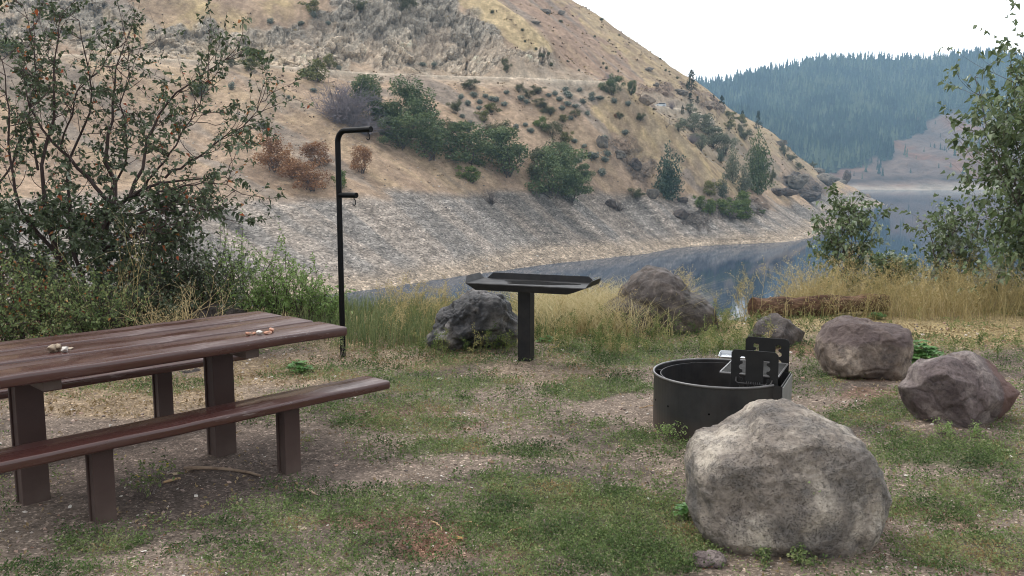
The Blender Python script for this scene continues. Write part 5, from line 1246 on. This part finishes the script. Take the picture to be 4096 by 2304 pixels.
for x, y, w, h, kd, l in [(830, 620, 180, 130, 'willow', 'pale willow thicket clump highest in the draw'), (950, 640, 190, 150, 'willow', 'wide pale willow clump in the upper draw'), (900, 790, 120, 150, 'willow', 'tall pale willow clump on the left of the draw'), (1010, 760, 200, 160, 'willow', 'grey-green willow clump in the middle of the draw'),
                      (1110, 820, 150, 150, 'willow', 'grey willow clump just above the pale thin-leaved tree'), (1290, 690, 120, 90, 'olive', 'olive shrub behind the top of the largest cottonwood'), (700, 620, 90, 90, 'willow', 'thin grey bush beside the dead spreading tree'), (800, 470, 90, 90, 'willow', 'grey-green bush beneath the road cut'),
                      (970, 1190, 130, 110, 'yellow', 'golden-yellow bush at the foot of the spur'), (895, 1300, 110, 90, 'bright', 'green bush left of the low green bank shrubs'), (985, 1350, 110, 130, 'bright', 'green and yellow shrub trailing down the bare bank'), (1130, 1370, 190, 120, 'bright', 'low green shrub in the middle of the bank patch'),
                      (1260, 1330, 180, 140, 'bright', 'leafy green shrub topping the bank patch'), (1290, 1400, 190, 110, 'bright', 'green shrub lowest on the bank patch nearest the water'), (1160, 520, 90, 70, 'yellow', 'yellow bush on the upper ridge below the small pine'), (1150, 600, 80, 70, 'yellow', 'yellow-green bush lower on the open ridge'),
                      (1265, 545, 80, 80, 'yellow', 'yellowish bush behind the small round pine'), (1255, 625, 80, 70, 'olive', 'dark bush on the open ridge above the largest cottonwood'), (1640, 830, 60, 90, 'olive', 'olive bush low on the right skyline'), (1700, 880, 70, 60, 'olive', 'dull bush on the skyline near the rocky point'),
                      (1770, 960, 70, 60, 'olive', 'low grey bush near the end of the spur'), (325, 1220, 110, 90, 'olive', 'grey-green bush left of the outcrop by the two-spired tree'), (1530, 1090, 50, 130, 'olive', 'brown thin bush right of the largest cottonwood'), (1450, 1350, 50, 30, 'bright', 'tiny green shrub alone on bare gravel'), (480, 430, 30, 20, 'olive', 'small bush below the vehicle'),
                      (140, 500, 30, 30, 'rust', 'rusty little bush on the golden spur'), (1900, 930, 50, 40, 'olive', 'brown bush on the last slope before the point')]:
    px, py = q4(x, y); shrub(kd, px, py, w/8.916, h/8.916, l)
def snag(px, pb, w, h, lab, seed, spread): return bare('dead_tree', px, pb, w, h, lab, 'dead tree', 5, BRK, seed, 3, spread)
snag(*q4(1040, 545), 6, 13, 'dark dead snag standing on the slope right of the pale thicket', 12, .12)
snag(*q4(590, 590), 15, 15, 'dead spreading tree with dark bare limbs under the road', 13, .9)
snag(*r3(1840, 545), 5, 5, 'leaning dead snag on the golden slope near the skyline', 14, .4)

# rock outcrops on the far bank
def outcrop(px, pb, w, h, matl, lab, seed, dep=.7, cat='rock outcrop'):
    p, W_, H_ = place(px, pb, w, h); k = np.random.default_rng(seed); import bmesh
    bm = bmesh.new(); bmesh.ops.create_icosphere(bm, subdivisions=5, radius=1); V = np.array([v.co[:] for v in bm.verts]); Fc = [[v.index for v in f.verts] for f in bm.faces]; bm.free()
    V = V*(1+.35*fbm(V*1.3, 2, seed))[:, None]; f1, f2, c = worley(V*1.8+seed, seed); V = V*(1+(c-.5)*.35)[:, None]; V = V+.06*fbm(V*5, 3, seed)[:, None]
    for _ in range(12):
        n_ = k.normal(size=3); n_ /= np.linalg.norm(n_); d = V@n_; V = V-n_*np.clip(d-k.uniform(.65, .85), 0, None)[:, None]*.85
    V = V*np.array([W_*.5, W_*.5*dep, H_*.62]); V[:, 2] += H_*.4
    g = Geo(); g.add(V, Fc); o = g.build('rock_outcrop', matl); o.location = tuple(p); return tag(o, lab, cat)
def farrock(name, a, b_): 
    b = NB(name, .9, .15); n = b.noise(.5, 7, rough=.75); b.col(b.mix(b.ramp(n, [(.38, 0), (.62, 1)]), a, b_)); b.bump(b.noise(1.5, 6, rough=.8), 1, .4); return b.m
FR1 = farrock('grey_outcrop_rock', (.12, .11, .10), (.27, .24, .20)); FR2 = farrock('dark_outcrop_rock', (.07, .06, .06), (.20, .17, .15)); FR3 = farrock('tan_outcrop_rock', (.20, .16, .13), (.40, .32, .25))
for conv, x, y, w, h, m_, l, s_ in [(q4, 470, 1210, 130, 110, FR1, 'rounded grey outcrop left of the two-spired tree', 1), (q4, 740, 1245, 110, 60, FR2, 'dark broken rock right of the two-spired tree', 2), (q4, 100, 1290, 110, 90, FR2, 'dark slabby rock at the top of the stony bank', 3),
                                (q4, 720, 1390, 170, 110, FR2, 'dark crumbling rock ledge below the two-spired tree', 4), (q4, 1740, 1130, 190, 150, FR1, 'jagged grey outcrop over the second bay', 5), (q4, 1860, 1230, 250, 110, FR2, 'dark lower part of the jagged outcrop over the second bay', 6),
                                (q4, 1660, 1190, 170, 90, FR2, 'dark rock left foot of the jagged outcrop', 7), (q4, 1590, 1190, 150, 90, FR2, 'dark rock slope right of the largest cottonwood', 8), (q4, 1960, 990, 110, 60, FR1, 'grey rocks on the crest near the end of the spur', 9),
                                (q4, 1610, 745, 120, 60, FR1, 'grey rocky knob on the right skyline', 10), (q4, 960, 410, 150, 90, FR3, 'pinkish cliff face above the snag', 11), (q4, 1080, 440, 80, 80, FR3, 'pinkish crag under the leaning pine', 12), (q4, 410, 375, 150, 110, FR3, 'tan road-cut cliff behind the vehicle', 13),
                                (q4, 740, 290, 110, 60, FR1, 'grey ledge above the squat pine', 14), (q4, 20, 760, 120, 110, FR1, 'grey ledges on the lower spur', 15), (q4, 180, 860, 120, 90, FR1, 'broken grey ledge on the lower spur', 16), (q4, 320, 960, 140, 110, FR2, 'dark rock patch left of the two-spired tree', 17),
                                (r3, 930, 130, 110, 60, FR1, 'dark rocky ledge high on the brown slope', 18), (r3, 1070, 140, 80, 50, FR1, 'small grey ledge high on the golden slope', 19), (r3, 835, 235, 90, 35, FR1, 'flat dark ledge on the brown slope', 20), (r3, 1920, 690, 90, 40, FR1, 'grey ledge on the golden slope near the skyline', 21), (r3, 1995, 840, 50, 50, FR1, 'small dark slab above the parked vehicle', 22)]:
    px, py = conv(x, y); sc_f = 8.916 if conv is q4 else 9.66; outcrop(px, py, w/sc_f, h/sc_f*.8, m_, l, s_)
def waterrock(px, py, Y, w, h, m_, lab, seed):
    o = outcrop(700, 150, 1, 1, m_, lab, seed); p = AT(px, py, Y); s = Y/F; me = o.data; V = np.zeros(len(me.vertices)*3); me.vertices.foreach_get('co', V); V = V.reshape(-1, 3); e = V.max(0)-V.min(0)
    V = V/e*np.array([w*s, w*s*.8, h*s]); me.vertices.foreach_set('co', V.ravel()); me.update(); o.location = tuple(p); return o
waterrock(846.5, 180, 690, 9, 14, FR2, 'upright dark rock stack at the tip of the point', 31); waterrock(840, 191, 660, 15, 14, FR1, 'grey rocks under the dark stack at the point', 32); waterrock(855, 198, 640, 22, 8, FR1, 'low grey rock at the waterline of the point', 33)
waterrock(866, 199, 640, 10, 6, FR3, 'small tan rock farthest out in the water', 34); waterrock(824, 184, 600, 30, 14, FR1, 'brown crag on the crest just before the point', 35)

# vehicle parked on the road
p = car_p; t = empty('parked_car', (p.x, p.y, float(gz(np.array([p.x]), np.array([p.y]))[0])+.03), math.radians(12), 'silver sport utility vehicle parked on the hillside road', 'car')
b = NB('silver_paint', .3, .5); b.b.inputs['Metallic'].default_value = .5; b.col((.62, .66, .70)); CP = b.m; b = NB('car_glass', .1, .6); b.col((.02, .025, .03)); CG = b.m; b = NB('car_tyre', .8, .2); b.col((.02, .02, .02)); CTY = b.m; b = NB('car_lamp', .2, .6); b.col((.8, .8, .78)); CL = b.m
side = [(-2.3, .45), (-2.35, .95), (-1.35, 1.12), (-.75, 1.68), (1.9, 1.72), (2.25, 1.1), (2.3, .45), (1.85, .42), (1.7, .68), (1.35, .75), (1.0, .68), (.88, .42), (-.95, .42), (-1.1, .68), (-1.4, .75), (-1.75, .68), (-1.9, .42)]
g = Geo(); prism(g, side, 1.8, Matrix.Identity(4)); g.build('body', CP, t)
for s in (-1, 1):
    g = Geo(); prism(g, [(-1.2, 1.14), (-.72, 1.58), (.1, 1.62), (.1, 1.14)], .02, Matrix.Translation((0, s*.905, 0))); prism(g, [(.18, 1.14), (.18, 1.62), (1.75, 1.62), (2.0, 1.14)], .02, Matrix.Translation((0, s*.905, 0))); g.build('side_window', CG, t)
    for x_ in (-1.42, 1.35):
        g = Geo(); tube(g, [(x_, s*.72, .36), (x_, s*.93, .36)], .36, 18); w_ = g.build('wheel', CTY, t); g = Geo(); tube(g, [(x_, s*.9, .36), (x_, s*.945, .36)], .2, 12); g.build('rim', CP, w_)
    g = Geo(); box(g, (-2.33, s*.65, .82), (.08, .36, .18), bevel=.02); g.build('headlight', CL, t)
g = Geo(); g.add([(-1.36, -.8, 1.14), (-1.36, .8, 1.14), (-.80, .72, 1.66), (-.80, -.72, 1.66)], [[0, 1, 2, 3]]); g.V[0] += np.array([-.02, 0, .02]); g.build('windscreen', CG, t)
# ------------------------------------------------------------------ near shrubs, saplings and small plants
b = NB('shrub_bark', .85, .2); b.col(b.ramp(b.attr('rnd'), [(0, (.035, .025, .024)), (.5, (.09, .065, .06)), (1, (.28, .24, .23))])); b.bump(b.noise(60, 4), .4, .004); SBK = b.m
b = NB('dark_berry', .4, .5); b.col((.02, .012, .018)); BER = b.m
LMH = leaf_mat('hawthorn_leaves', [(0, (.022, .036, .018)), (.35, (.058, .085, .042)), (.75, (.13, .17, .09)), (.9, (.26, .31, .21)), (1, (.42, .46, .38))], .25, .45, .5)
LMO = leaf_mat('turning_leaves', [(0, (.30, .06, .03)), (.5, (.42, .13, .05)), (1, (.50, .25, .09))], .3)
LMR = leaf_mat('rose_leaves', [(0, (.045, .07, .025)), (.4, (.11, .165, .06)), (.75, (.19, .26, .10)), (1, (.32, .34, .15))], .25)
LMY = leaf_mat('weed_leaves_green', [(0, (.12, .19, .055)), (.5, (.23, .35, .11)), (1, (.38, .48, .20))], .3)
LMC = leaf_mat('cottonwood_leaves', [(0, (.045, .07, .03)), (.4, (.10, .15, .065)), (.75, (.18, .24, .11)), (.9, (.32, .39, .26)), (1, (.50, .56, .48))], .25, .38, .6)
def polyline(P, n=10, jit=.0, rng=None):
    P = np.array(P, float); d = np.r_[0, np.cumsum(np.linalg.norm(np.diff(P, axis=0), axis=1))]; t = np.linspace(0, d[-1], n)
    Q = np.stack([np.interp(t, d, P[:, i]) for i in range(3)], 1)
    if jit and rng is not None: Q[1:] += rng.normal(size=(n-1, 3))*jit
    return Q
class Plant:
    def __init__(s, seed): s.r = np.random.default_rng(seed); s.wood = Geo(); s.segs = []; s.LC = []; s.LD = []; s.LT = []; s.tips = []
    def limb(s, P, r0, r1, tone=.3, sides=7):
        n = len(P); tube(s.wood, P, np.linspace(r0, r1, n), sides, rnd=tone)
    def twig(s, p, d, L, r0, lev, nleaf, tone=.4, upb=.12, crook=.22, bare=.0, kids=2, ls=1.0, spread=.8):
        R = s.r; n = 6; q = np.array(p, float); d = d/np.linalg.norm(d)
        isb = R.random() < bare
        for k in range(n):
            d = d+R.normal(size=3)*crook; d[2] += upb; d /= np.linalg.norm(d); q2 = q+d*L/n
            s.segs.append((q, q2, r0*(1-k/n*.75), r0*(1-(k+1)/n*.75), np.clip(tone+R.normal()*.12, 0, 1)))
            if lev > 0 and k >= 1:
                for _ in range(kids):
                    if R.random() < .62:
                        e = d+R.normal(size=3)*spread; e /= np.linalg.norm(e); s.twig(q2, e, L*R.uniform(.35, .6), r0*.55, lev-1, nleaf, tone+.06, upb, crook, bare, kids, ls, spread)
            if not isb and (lev == 0 or k >= 4):
                m = R.poisson(nleaf)
                for _ in range(m):
                    e = d*.5+R.normal(size=3)*.8; s.LC.append(q+(q2-q)*R.random()+R.normal(size=3)*.006); s.LD.append(e)
            q = q2
        s.tips.append(q)
    def finish(s, t, leafm, size, names=('stem', 'leaf'), aspect=.6, droop=.25, tone=.5, up=.4, turning=None, tnoise=.25, fold=.14):
        tubes_fast(s.wood, s.segs, 3); s.wood.build('branches', SBK, t, smooth=False)
        Cc, D = np.array(s.LC), np.array(s.LD); T = np.clip(tone+tnoise*fbm(Cc/.35, 2, 5)+s.r.normal(size=len(Cc))*.18, 0, 1)
        m = s.r.random(len(Cc)) < (turning or 0)
        g = Geo(); leaves(g, Cc[~m], D[~m], size*(.65+.6*s.r.random((~m).sum())), s.r, aspect, droop, T[~m], fold, up); g.build('foliage', leafm, t)
        if turning and m.any():
            g = Geo(); leaves(g, Cc[m], D[m], size*(.7+.6*s.r.random(m.sum())), s.r, aspect, droop, None, fold, up); tag(g.build('turning_leaves', LMO, t), 'orange and red autumn leaves')
# big shrub at the left
YB_ = 9.4
base = Vector((AT(96, 300, YB_).x, YB_, 0)); base.z = float(gheight([base.x], [base.y])[0])
pl = Plant(4); off = np.array(base)
def L3(pts, ys=None, n=10):
    Q = [np.array(AT(px, py, YB_+(0 if ys is None else ys[k])))-off for k, (px, py) in enumerate(pts)]; return polyline(Q, n, .012, pl.r)
LIMBS = [([(96, 345), (100, 300), (102, 232), (118, 205), (145, 187), (170, 177), (195, 181), (225, 176)], [0, 0, 0, -.1, -.2, -.2, -.1, 0], .040, .006),
         ([(102, 240), (115, 205), (113, 180), (106, 165), (108, 148), (112, 110), (118, 70), (126, 40)], [0, 0, .1, .1, .2, .3, .3, .4], .032, .004),
         ([(92, 330), (60, 260), (45, 220), (38, 170), (52, 120), (55, 60), (60, 15)], [0, -.2, -.3, -.3, -.2, -.2, -.1], .034, .004),
         ([(112, 205), (95, 187), (82, 172), (60, 150), (48, 135), (30, 110), (20, 70)], [0, -.1, -.1, -.2, -.2, -.3, -.3], .024, .004),
         ([(118, 204), (139, 195), (168, 190), (190, 185), (212, 183), (236, 188)], [0, -.2, -.3, -.4, -.5, -.5], .016, .003),
         ([(130, 196), (142, 165), (148, 140), (160, 110), (172, 95), (195, 78), (215, 66), (236, 47)], [-.1, 0, .1, .2, .2, .2, .2, .2], .020, .003),
         ([(165, 178), (190, 162), (210, 148), (222, 138), (240, 128), (250, 118), (262, 103)], [-.2, 0, .1, .1, .1, .1, .1], .014, .003),
         ([(88, 330), (40, 280), (10, 250), (-15, 200), (-20, 140), (-15, 80), (-10, 20)], [0, .2, .3, .3, .2, .2, .2], .032, .005),
         ([(100, 235), (112, 190), (125, 165), (128, 135), (122, 100), (130, 70), (127, 45)], [.1, .3, .4, .4, .5, .5, .5], .018, .003),
         ([(96, 320), (70, 240), (66, 190), (72, 150), (88, 120), (92, 80), (84, 45), (78, 20)], [.1, .3, .3, .4, .4, .5, .5, .6], .026, .004),
         ([(60, 260), (20, 210), (8, 160), (10, 110), (4, 60)], [-.2, -.4, -.5, -.5, -.5], .022, .004),
         ([(108, 215), (150, 212), (175, 205), (198, 207), (218, 212)], [-.1, -.4, -.5, -.5, -.5], .014, .003),
         ([(104, 250), (135, 235), (165, 225), (190, 222)], [0, -.3, -.5, -.6], .016, .004),
         ([(145, 187), (165, 160), (185, 130), (196, 105), (205, 85)], [-.1, -.2, -.2, -.2, -.2], .014, .003),
         ([(60, 150), (70, 120), (76, 95), (100, 70), (112, 50)], [0, 0, 0, 0, 0], .012, .003),
         ([(38, 170), (30, 120), (38, 80), (30, 40), (25, 5)], [-.3, -.1, 0, .1, .1], .014, .003),
         ([(-15, 200), (15, 160), (22, 120), (36, 90), (44, 60)], [.3, .5, .6, .6, .6], .014, .003)]
for pts, ys, a_, b_ in LIMBS:
    P = L3(pts, ys, 14); pl.limb(P, a_, b_, .22)
    for k in range(3, 14):
        f = k/13; tg = P[min(k+1, 13)]-P[k-1]; tg /= np.linalg.norm(tg)+1e-9
        z = P[k][2]; nk = 2 if z > 1.2 else 3
        for _ in range(nk):
            if pl.r.random() < .85:
                d = tg*.7+pl.r.normal(size=3)*.6; hi = z > 2.0
                pl.twig(P[k], d, pl.r.uniform(.3, .62)*(1.0 if hi else .9), .0055, 1, 1.35 if hi else 1.4, .45, .08, .2, .28 if hi and pts[0][0] < 110 and f > .4 else .08, 1)
for k in range(170):     # dense low skirt
    a_ = pl.r.random()*6.28; rr = pl.r.uniform(.1, 1.05); p_ = np.array([math.cos(a_)*rr-.15, math.sin(a_)*rr*.55, pl.r.uniform(.3, 1.35)])
    pl.twig(p_, np.array([math.cos(a_), math.sin(a_), .35]), .4, .005, 1, 1.5, .3, .04, .22, 0, 2)
t = empty('hawthorn_shrub', tuple(base), 0, 'large hawthorn shrub with dark twisting branches filling the left side', 'shrub')
pl.finish(t, LMH, .058, tone=.44, turning=.022)
g = Geo(); tp = np.array(pl.tips); tp = tp[pl.r.random(len(tp)) < .35]
V = icoV*.0075; n_ = len(tp)
for _ in range(1): g.add((V[None]+(tp+pl.r.normal(size=tp.shape)*.02)[:, None]).reshape(-1, 3), (icoF[None]+(np.arange(n_)*len(icoV))[:, None, None]).reshape(-1, 3))
tag(g.build('berries', BER, t), kind='stuff')
# undergrowth beneath and beside it
def bushlet(name, px, pb, top, wpx, lab, leafm, seed, size=.035, n=46, Y=None, nleaf=1.6, tone=.5, turning=0, cat='shrub', upb=.1, kids=2, group=None, aspect=.6, lev=1):
    b0 = G(px, pb) if Y is None else Vector((AT(px, 300, Y).x, Y, 0)); b0.z = float(gheight([b0.x], [b0.y])[0])
    h = (AT(px, top, b0.y).z-b0.z); w = wpx*b0.y/F/2; P = Plant(seed); R = P.r
    for k in range(n):
        a_ = R.random()*6.28; e = R.random()**.6; d = np.array([math.cos(a_)*w*e, math.sin(a_)*w*e*.8, h*(.95-.35*e*R.random())])
        L = np.linalg.norm(d)*R.uniform(.75, 1.05); st = np.array([math.cos(a_), math.sin(a_), 0])*w*.35*R.random()
        P.twig(st, d, L, .006, lev, nleaf, .3, upb*.3, .13, 0, kids, spread=.65)
    t = empty(name, tuple(b0), 0, lab, cat, group); P.finish(t, leafm, size, tone=tone, turning=turning, aspect=aspect); return t
bushlet('rose_bush', 20, 0, 268, 120, 'leafy wild rose bush with reddish hips at the left edge behind the table', LMR, 21, .034, 60, Y=8.2, nleaf=2.4, tone=.6, turning=.06)
bushlet('rose_bush', 85, 0, 285, 110, 'low green rose bush behind the left end of the tabletop', LMR, 22, .032, 54, Y=8.1, nleaf=2.4, tone=.6, turning=.02)
bushlet('rose_bush', -50, 0, 250, 120, 'tall rose bush half out of view at the far left', LMR, 23, .034, 46, Y=9.0, nleaf=2.0)
bushlet('currant_bush', 132, 0, 282, 90, 'dark leafy bush under the hawthorn branches behind the table', LMH, 24, .045, 44, Y=8.8, nleaf=2.0, tone=.55)
bushlet('currant_bush', 198, 0, 250, 88, 'dark green bush right of the hawthorn, behind the tabletop middle', LMH, 25, .045, 50, Y=9.6, nleaf=1.9, tone=.6)
bushlet('currant_bush', 160, 0, 262, 70, 'narrow dark bush between the hawthorn and the bush right of it', LMH, 26, .045, 36, Y=9.9, nleaf=1.9, tone=.5)
WG = 'tall light green weeds beyond the table'
for px, top, w, l, sd in [(234, 228, 30, 'tallest light green weed with a narrow spire left of the pole', 31), (255, 268, 44, 'light green bushy weed just right of the tallest spire', 32), (280, 246, 44, 'light green weed in the middle between spire and pole', 33), (303, 262, 44, 'light green weed nearest the pole on its left', 34), (222, 272, 40, 'short light green weed left of the tallest spire', 35),
                          (325, 288, 30, 'low green weed at the very foot of the lantern pole side', 36), (268, 290, 60, 'low spreading green weeds behind the table corner', 37)]:
    bushlet('tall_weed', px, 0, top, w, l, LMY, sd, .046, 12 if top < 240 else 17, Y=9.7, nleaf=3.2, tone=.5, cat='weed', upb=.2, kids=1, group=WG, aspect=.4)
# dry golden branch plant and tumbleweed
def dryweed(px, Y, top, spread, lab, seed, n=9, r=.004, tone=.8, droop=0):
    b0 = Vector((AT(px, 300, Y).x, Y, 0)); b0.z = float(gheight([b0.x], [b0.y])[0]); h = AT(px, top, Y).z-b0.z; R = np.random.default_rng(seed); P = Plant(seed)
    for k in range(n): a_ = R.random()*6.28; P.twig(np.zeros(3), np.array([math.cos(a_)*spread, math.sin(a_)*spread, 1.]), h*R.uniform(.8, 1.05), r, 2, 0, tone, .05, .14, 0, 1, spread=.6)
    g = Geo(); tubes_fast(g, P.segs, 3); T = np.array(P.tips); leaves(g, T, R.normal(size=T.shape), .016, R, .6, 0, np.clip(tone+R.normal(size=len(T))*.1, 0, 1)); o = g.build('dry_weed', WEEDM); o.location = b0; tag(o, lab, 'weed')
dryweed(116, 8.3, 262, .4, 'thin golden weed with airy branches standing in front of the dark bush', 41, 6)
dryweed(170, 8.2, 296, 1.1, 'bleached tangled dry weed right behind the tabletop', 42, 16, .005, .95)
dryweed(186, 8.4, 294, .9, 'pale dry twiggy weed leaning right behind the tabletop', 43, 12, .005, .95)
# saplings on the right
def sapling(name, px, Y, top, wpx, lab, seed, size=.075, n=9, nleaf=1.5, tone=.5, cat='tree', lowfrac=.08):
    b0 = Vector((AT(px, 300, Y).x, Y, 0)); b0.z = float(gheight([b0.x], [b0.y])[0]); h = AT(px, top, Y).z-b0.z; w = wpx*Y/F/2; P = Plant(seed); R = P.r
    for k in range(n):
        e = (k/n)**.7; a_ = k*2.4; tx, ty = math.cos(a_)*w*e*.75, math.sin(a_)*w*e*.6; hh = h*(1-.45*e*R.random()); Q = polyline([(0, 0, -.05), (tx*.25, ty*.25, hh*.35), (tx*.7, ty*.7, hh*.7), (tx, ty, hh)], 12, .015, R)
        P.limb(Q, .020*(1-.4*e), .004, .6, 6)
        for j in range(1, 12):
            for _ in range(2):
                a2 = R.random()*6.28; d = np.array([math.cos(a2), math.sin(a2), .45]); P.twig(Q[j], d, w*R.uniform(.3, .8)*(1.1-.6*j/12)+.12, .004, 1, nleaf, .5, .05, .16, 0, 1)
    t = empty(name, tuple(b0), 0, lab, cat, 'young cottonwoods along the bank'); P.finish(t, LMC, size, tone=tone, aspect=.75, droop=.45, fold=.18); return t
sapling('cottonwood_sapling', 845, 13.2, 208, 84, 'young cottonwood nearest the middle of the lake view', 51, .075, 6, .75, .64)
sapling('cottonwood_sapling', 805+85, 13.8, 262, 50, 'shortest cottonwood sprout between the two young trees', 52, .072, 4, .7, .62)
sapling('cottonwood_sapling', 945, 13.0, 214, 84, 'thin young cottonwood left of the large tree at the right edge', 53, .075, 6, .65, .62)
sapling('cottonwood_tree', 1056, 11.6, 62, 270, 'large cottonwood with drooping leaves cut by the right edge', 54, .086, 24, 1.05, .66)
# small leafy green plants
def mallow(px, py, r, h, lab, seed, n=60, size=.05):
    p = G(px, py); R = np.random.default_rng(seed); P = Plant(seed); p.z = float(gheight([p.x], [p.y])[0])
    segs = []; Cc = []; D = []
    for k in range(n):
        a_ = R.random()*6.28; e = R.random()**.6; q = np.array([math.cos(a_)*r*e, math.sin(a_)*r*e, h*(1-.55*e*e)*R.uniform(.5, 1.05)]); segs.append((np.array([q[0]*.1, q[1]*.1, 0]), q, .003, .0015, .5))
        for j in range(5): b_ = a_+(j-2)*1.15; Cc.append(q); D.append((math.cos(b_), math.sin(b_), R.uniform(-.1, .3)))
    g = Geo(); leaves(g, np.array(Cc), np.array(D), size*.6*(.7+.5*R.random(len(Cc))), R, .85, .15, np.clip(np.repeat(R.normal(.5, .2, n), 5), 0, 1), .05, 2.5); t = empty('leafy_plant', tuple(p), 0, lab, 'plant'); g.build('leaf_cluster', MAL, t)
    g = Geo(); tubes_fast(g, segs, 3); g.build('stalk', LMY, t)
MAL = leaf_mat('mallow_leaves', [(0, (.05, .13, .03)), (.5, (.13, .29, .075)), (1, (.30, .48, .20))], .3, .4, .5)
mallow(300, 372, .105, .12, 'small bright green leafy plant alone between the table and the pole', 61, 46, .06)
mallow(921, 366, .19, .25, 'bushy bright green plant between the blocky and the purple boulder', 62, 120, .08)
mallow(547, 342, .10, .06, 'flat bright green plant right of the utility table post', 63, 30, .06)
mallow(878, 318, .11, .09, 'small green plant peeking over the blocky boulder', 64, 30, .06)
mallow(687, 520, .05, .10, 'broad green leaves poking out at the left of the largest boulder', 65, 10, .07)
# weed with yellow flowers by the bench leg
p = G(150, 500); P = Plant(71); R = P.r
for k in range(15): a_ = R.random()*6.28; P.twig(np.zeros(3), np.array([math.cos(a_)*.55, math.sin(a_)*.55, 1.]), R.uniform(.13, .25), .0022, 1, .9, .7, .08, .15, 0, 1)
t = empty('flowering_weed', tuple(p), 0, 'straggly weed with tiny yellow flowers beside the front bench leg', 'weed'); P.finish(t, LMR, .022, tone=.6)
b = NB('yellow_petals', .6, .2); b.col((.75, .68, .12)); g = Geo(); tp = np.array(P.tips); tp = tp[R.random(len(tp)) < .25][:14]
Cc = np.repeat(tp, 5, 0); a5 = np.tile(np.arange(5)*1.257, len(tp)); leaves(g, Cc, np.stack([np.cos(a5), np.sin(a5), a5*0+.2], 1), .009, R, .8, 0); g.build('flowers', b.m, t)
# weeds around rocks and ring
def sprig(px, py, h, lab, seed, m=None, n=6, size=.016):
    p = G(px, py); P = Plant(seed); R = P.r
    for k in range(n): a_ = R.random()*6.28; P.twig(np.array([R.normal()*.03, R.normal()*.03, 0]), np.array([math.cos(a_)*.4, math.sin(a_)*.4, 1.]), h*R.uniform(.7, 1.1), .002, 1, 1.2, .7, .1, .15, 0, 1)
    t = empty('weed_sprig', tuple(p), 0, lab, 'weed'); P.finish(t, m or LMR, size, tone=.65)
sprig(664, 440, .12, 'green weed sprig at the left foot of the fire ring', 81, LMY, 8); sprig(682, 440, .10, 'second green weed sprig at the foot of the fire ring', 82, LMY, 6); sprig(846, 545, .38, 'thin yellow-flowered weed growing up the right of the largest boulder', 83, LMY, 3, .016)
sprig(760, 566, .07, 'pale-leaved weed under the middle of the largest boulder', 84, None, 12, .018); sprig(800, 568, .08, 'pale-leaved weed under the right of the largest boulder', 85, None, 12, .018); sprig(945, 437, .10, 'green weed at the foot of the purple boulder', 86, LMY, 12); sprig(975, 440, .09, 'green weed beneath the front of the purple boulder', 87, LMY, 12)
sprig(343, 356, .18, 'weed with small leaves hugging the foot of the lantern pole', 88, LMR, 7, .02); sprig(470, 349, .25, 'wispy weed in front of the black lava boulder', 89, LMR, 6, .018); sprig(640, 345, .30, 'spindly weed before the peaked boulder', 90, LMR, 8, .018)

# ------------------------------------------------------------------ haze over the lake
g = Geo(); box(g, (300, 1150, 158), (3600, 2700, 390)); o = g.build('haze', None)
o.data.materials.clear(); hm = bpy.data.materials.new('haze'); hm.use_nodes = True; nt = hm.node_tree; nt.nodes.clear(); out = nt.nodes.new('ShaderNodeOutputMaterial'); pv = nt.nodes.new('ShaderNodeVolumePrincipled')
pv.inputs['Color'].default_value = (.47, .74, 1.0, 1); pv.inputs['Density'].default_value = .00024; pv.inputs['Anisotropy'].default_value = .1; nt.links.new(pv.outputs[0], out.inputs['Volume']); o.data.materials.append(hm)
tag(o, 'thin bluish smoke haze filling the valley', 'haze', kind='stuff')
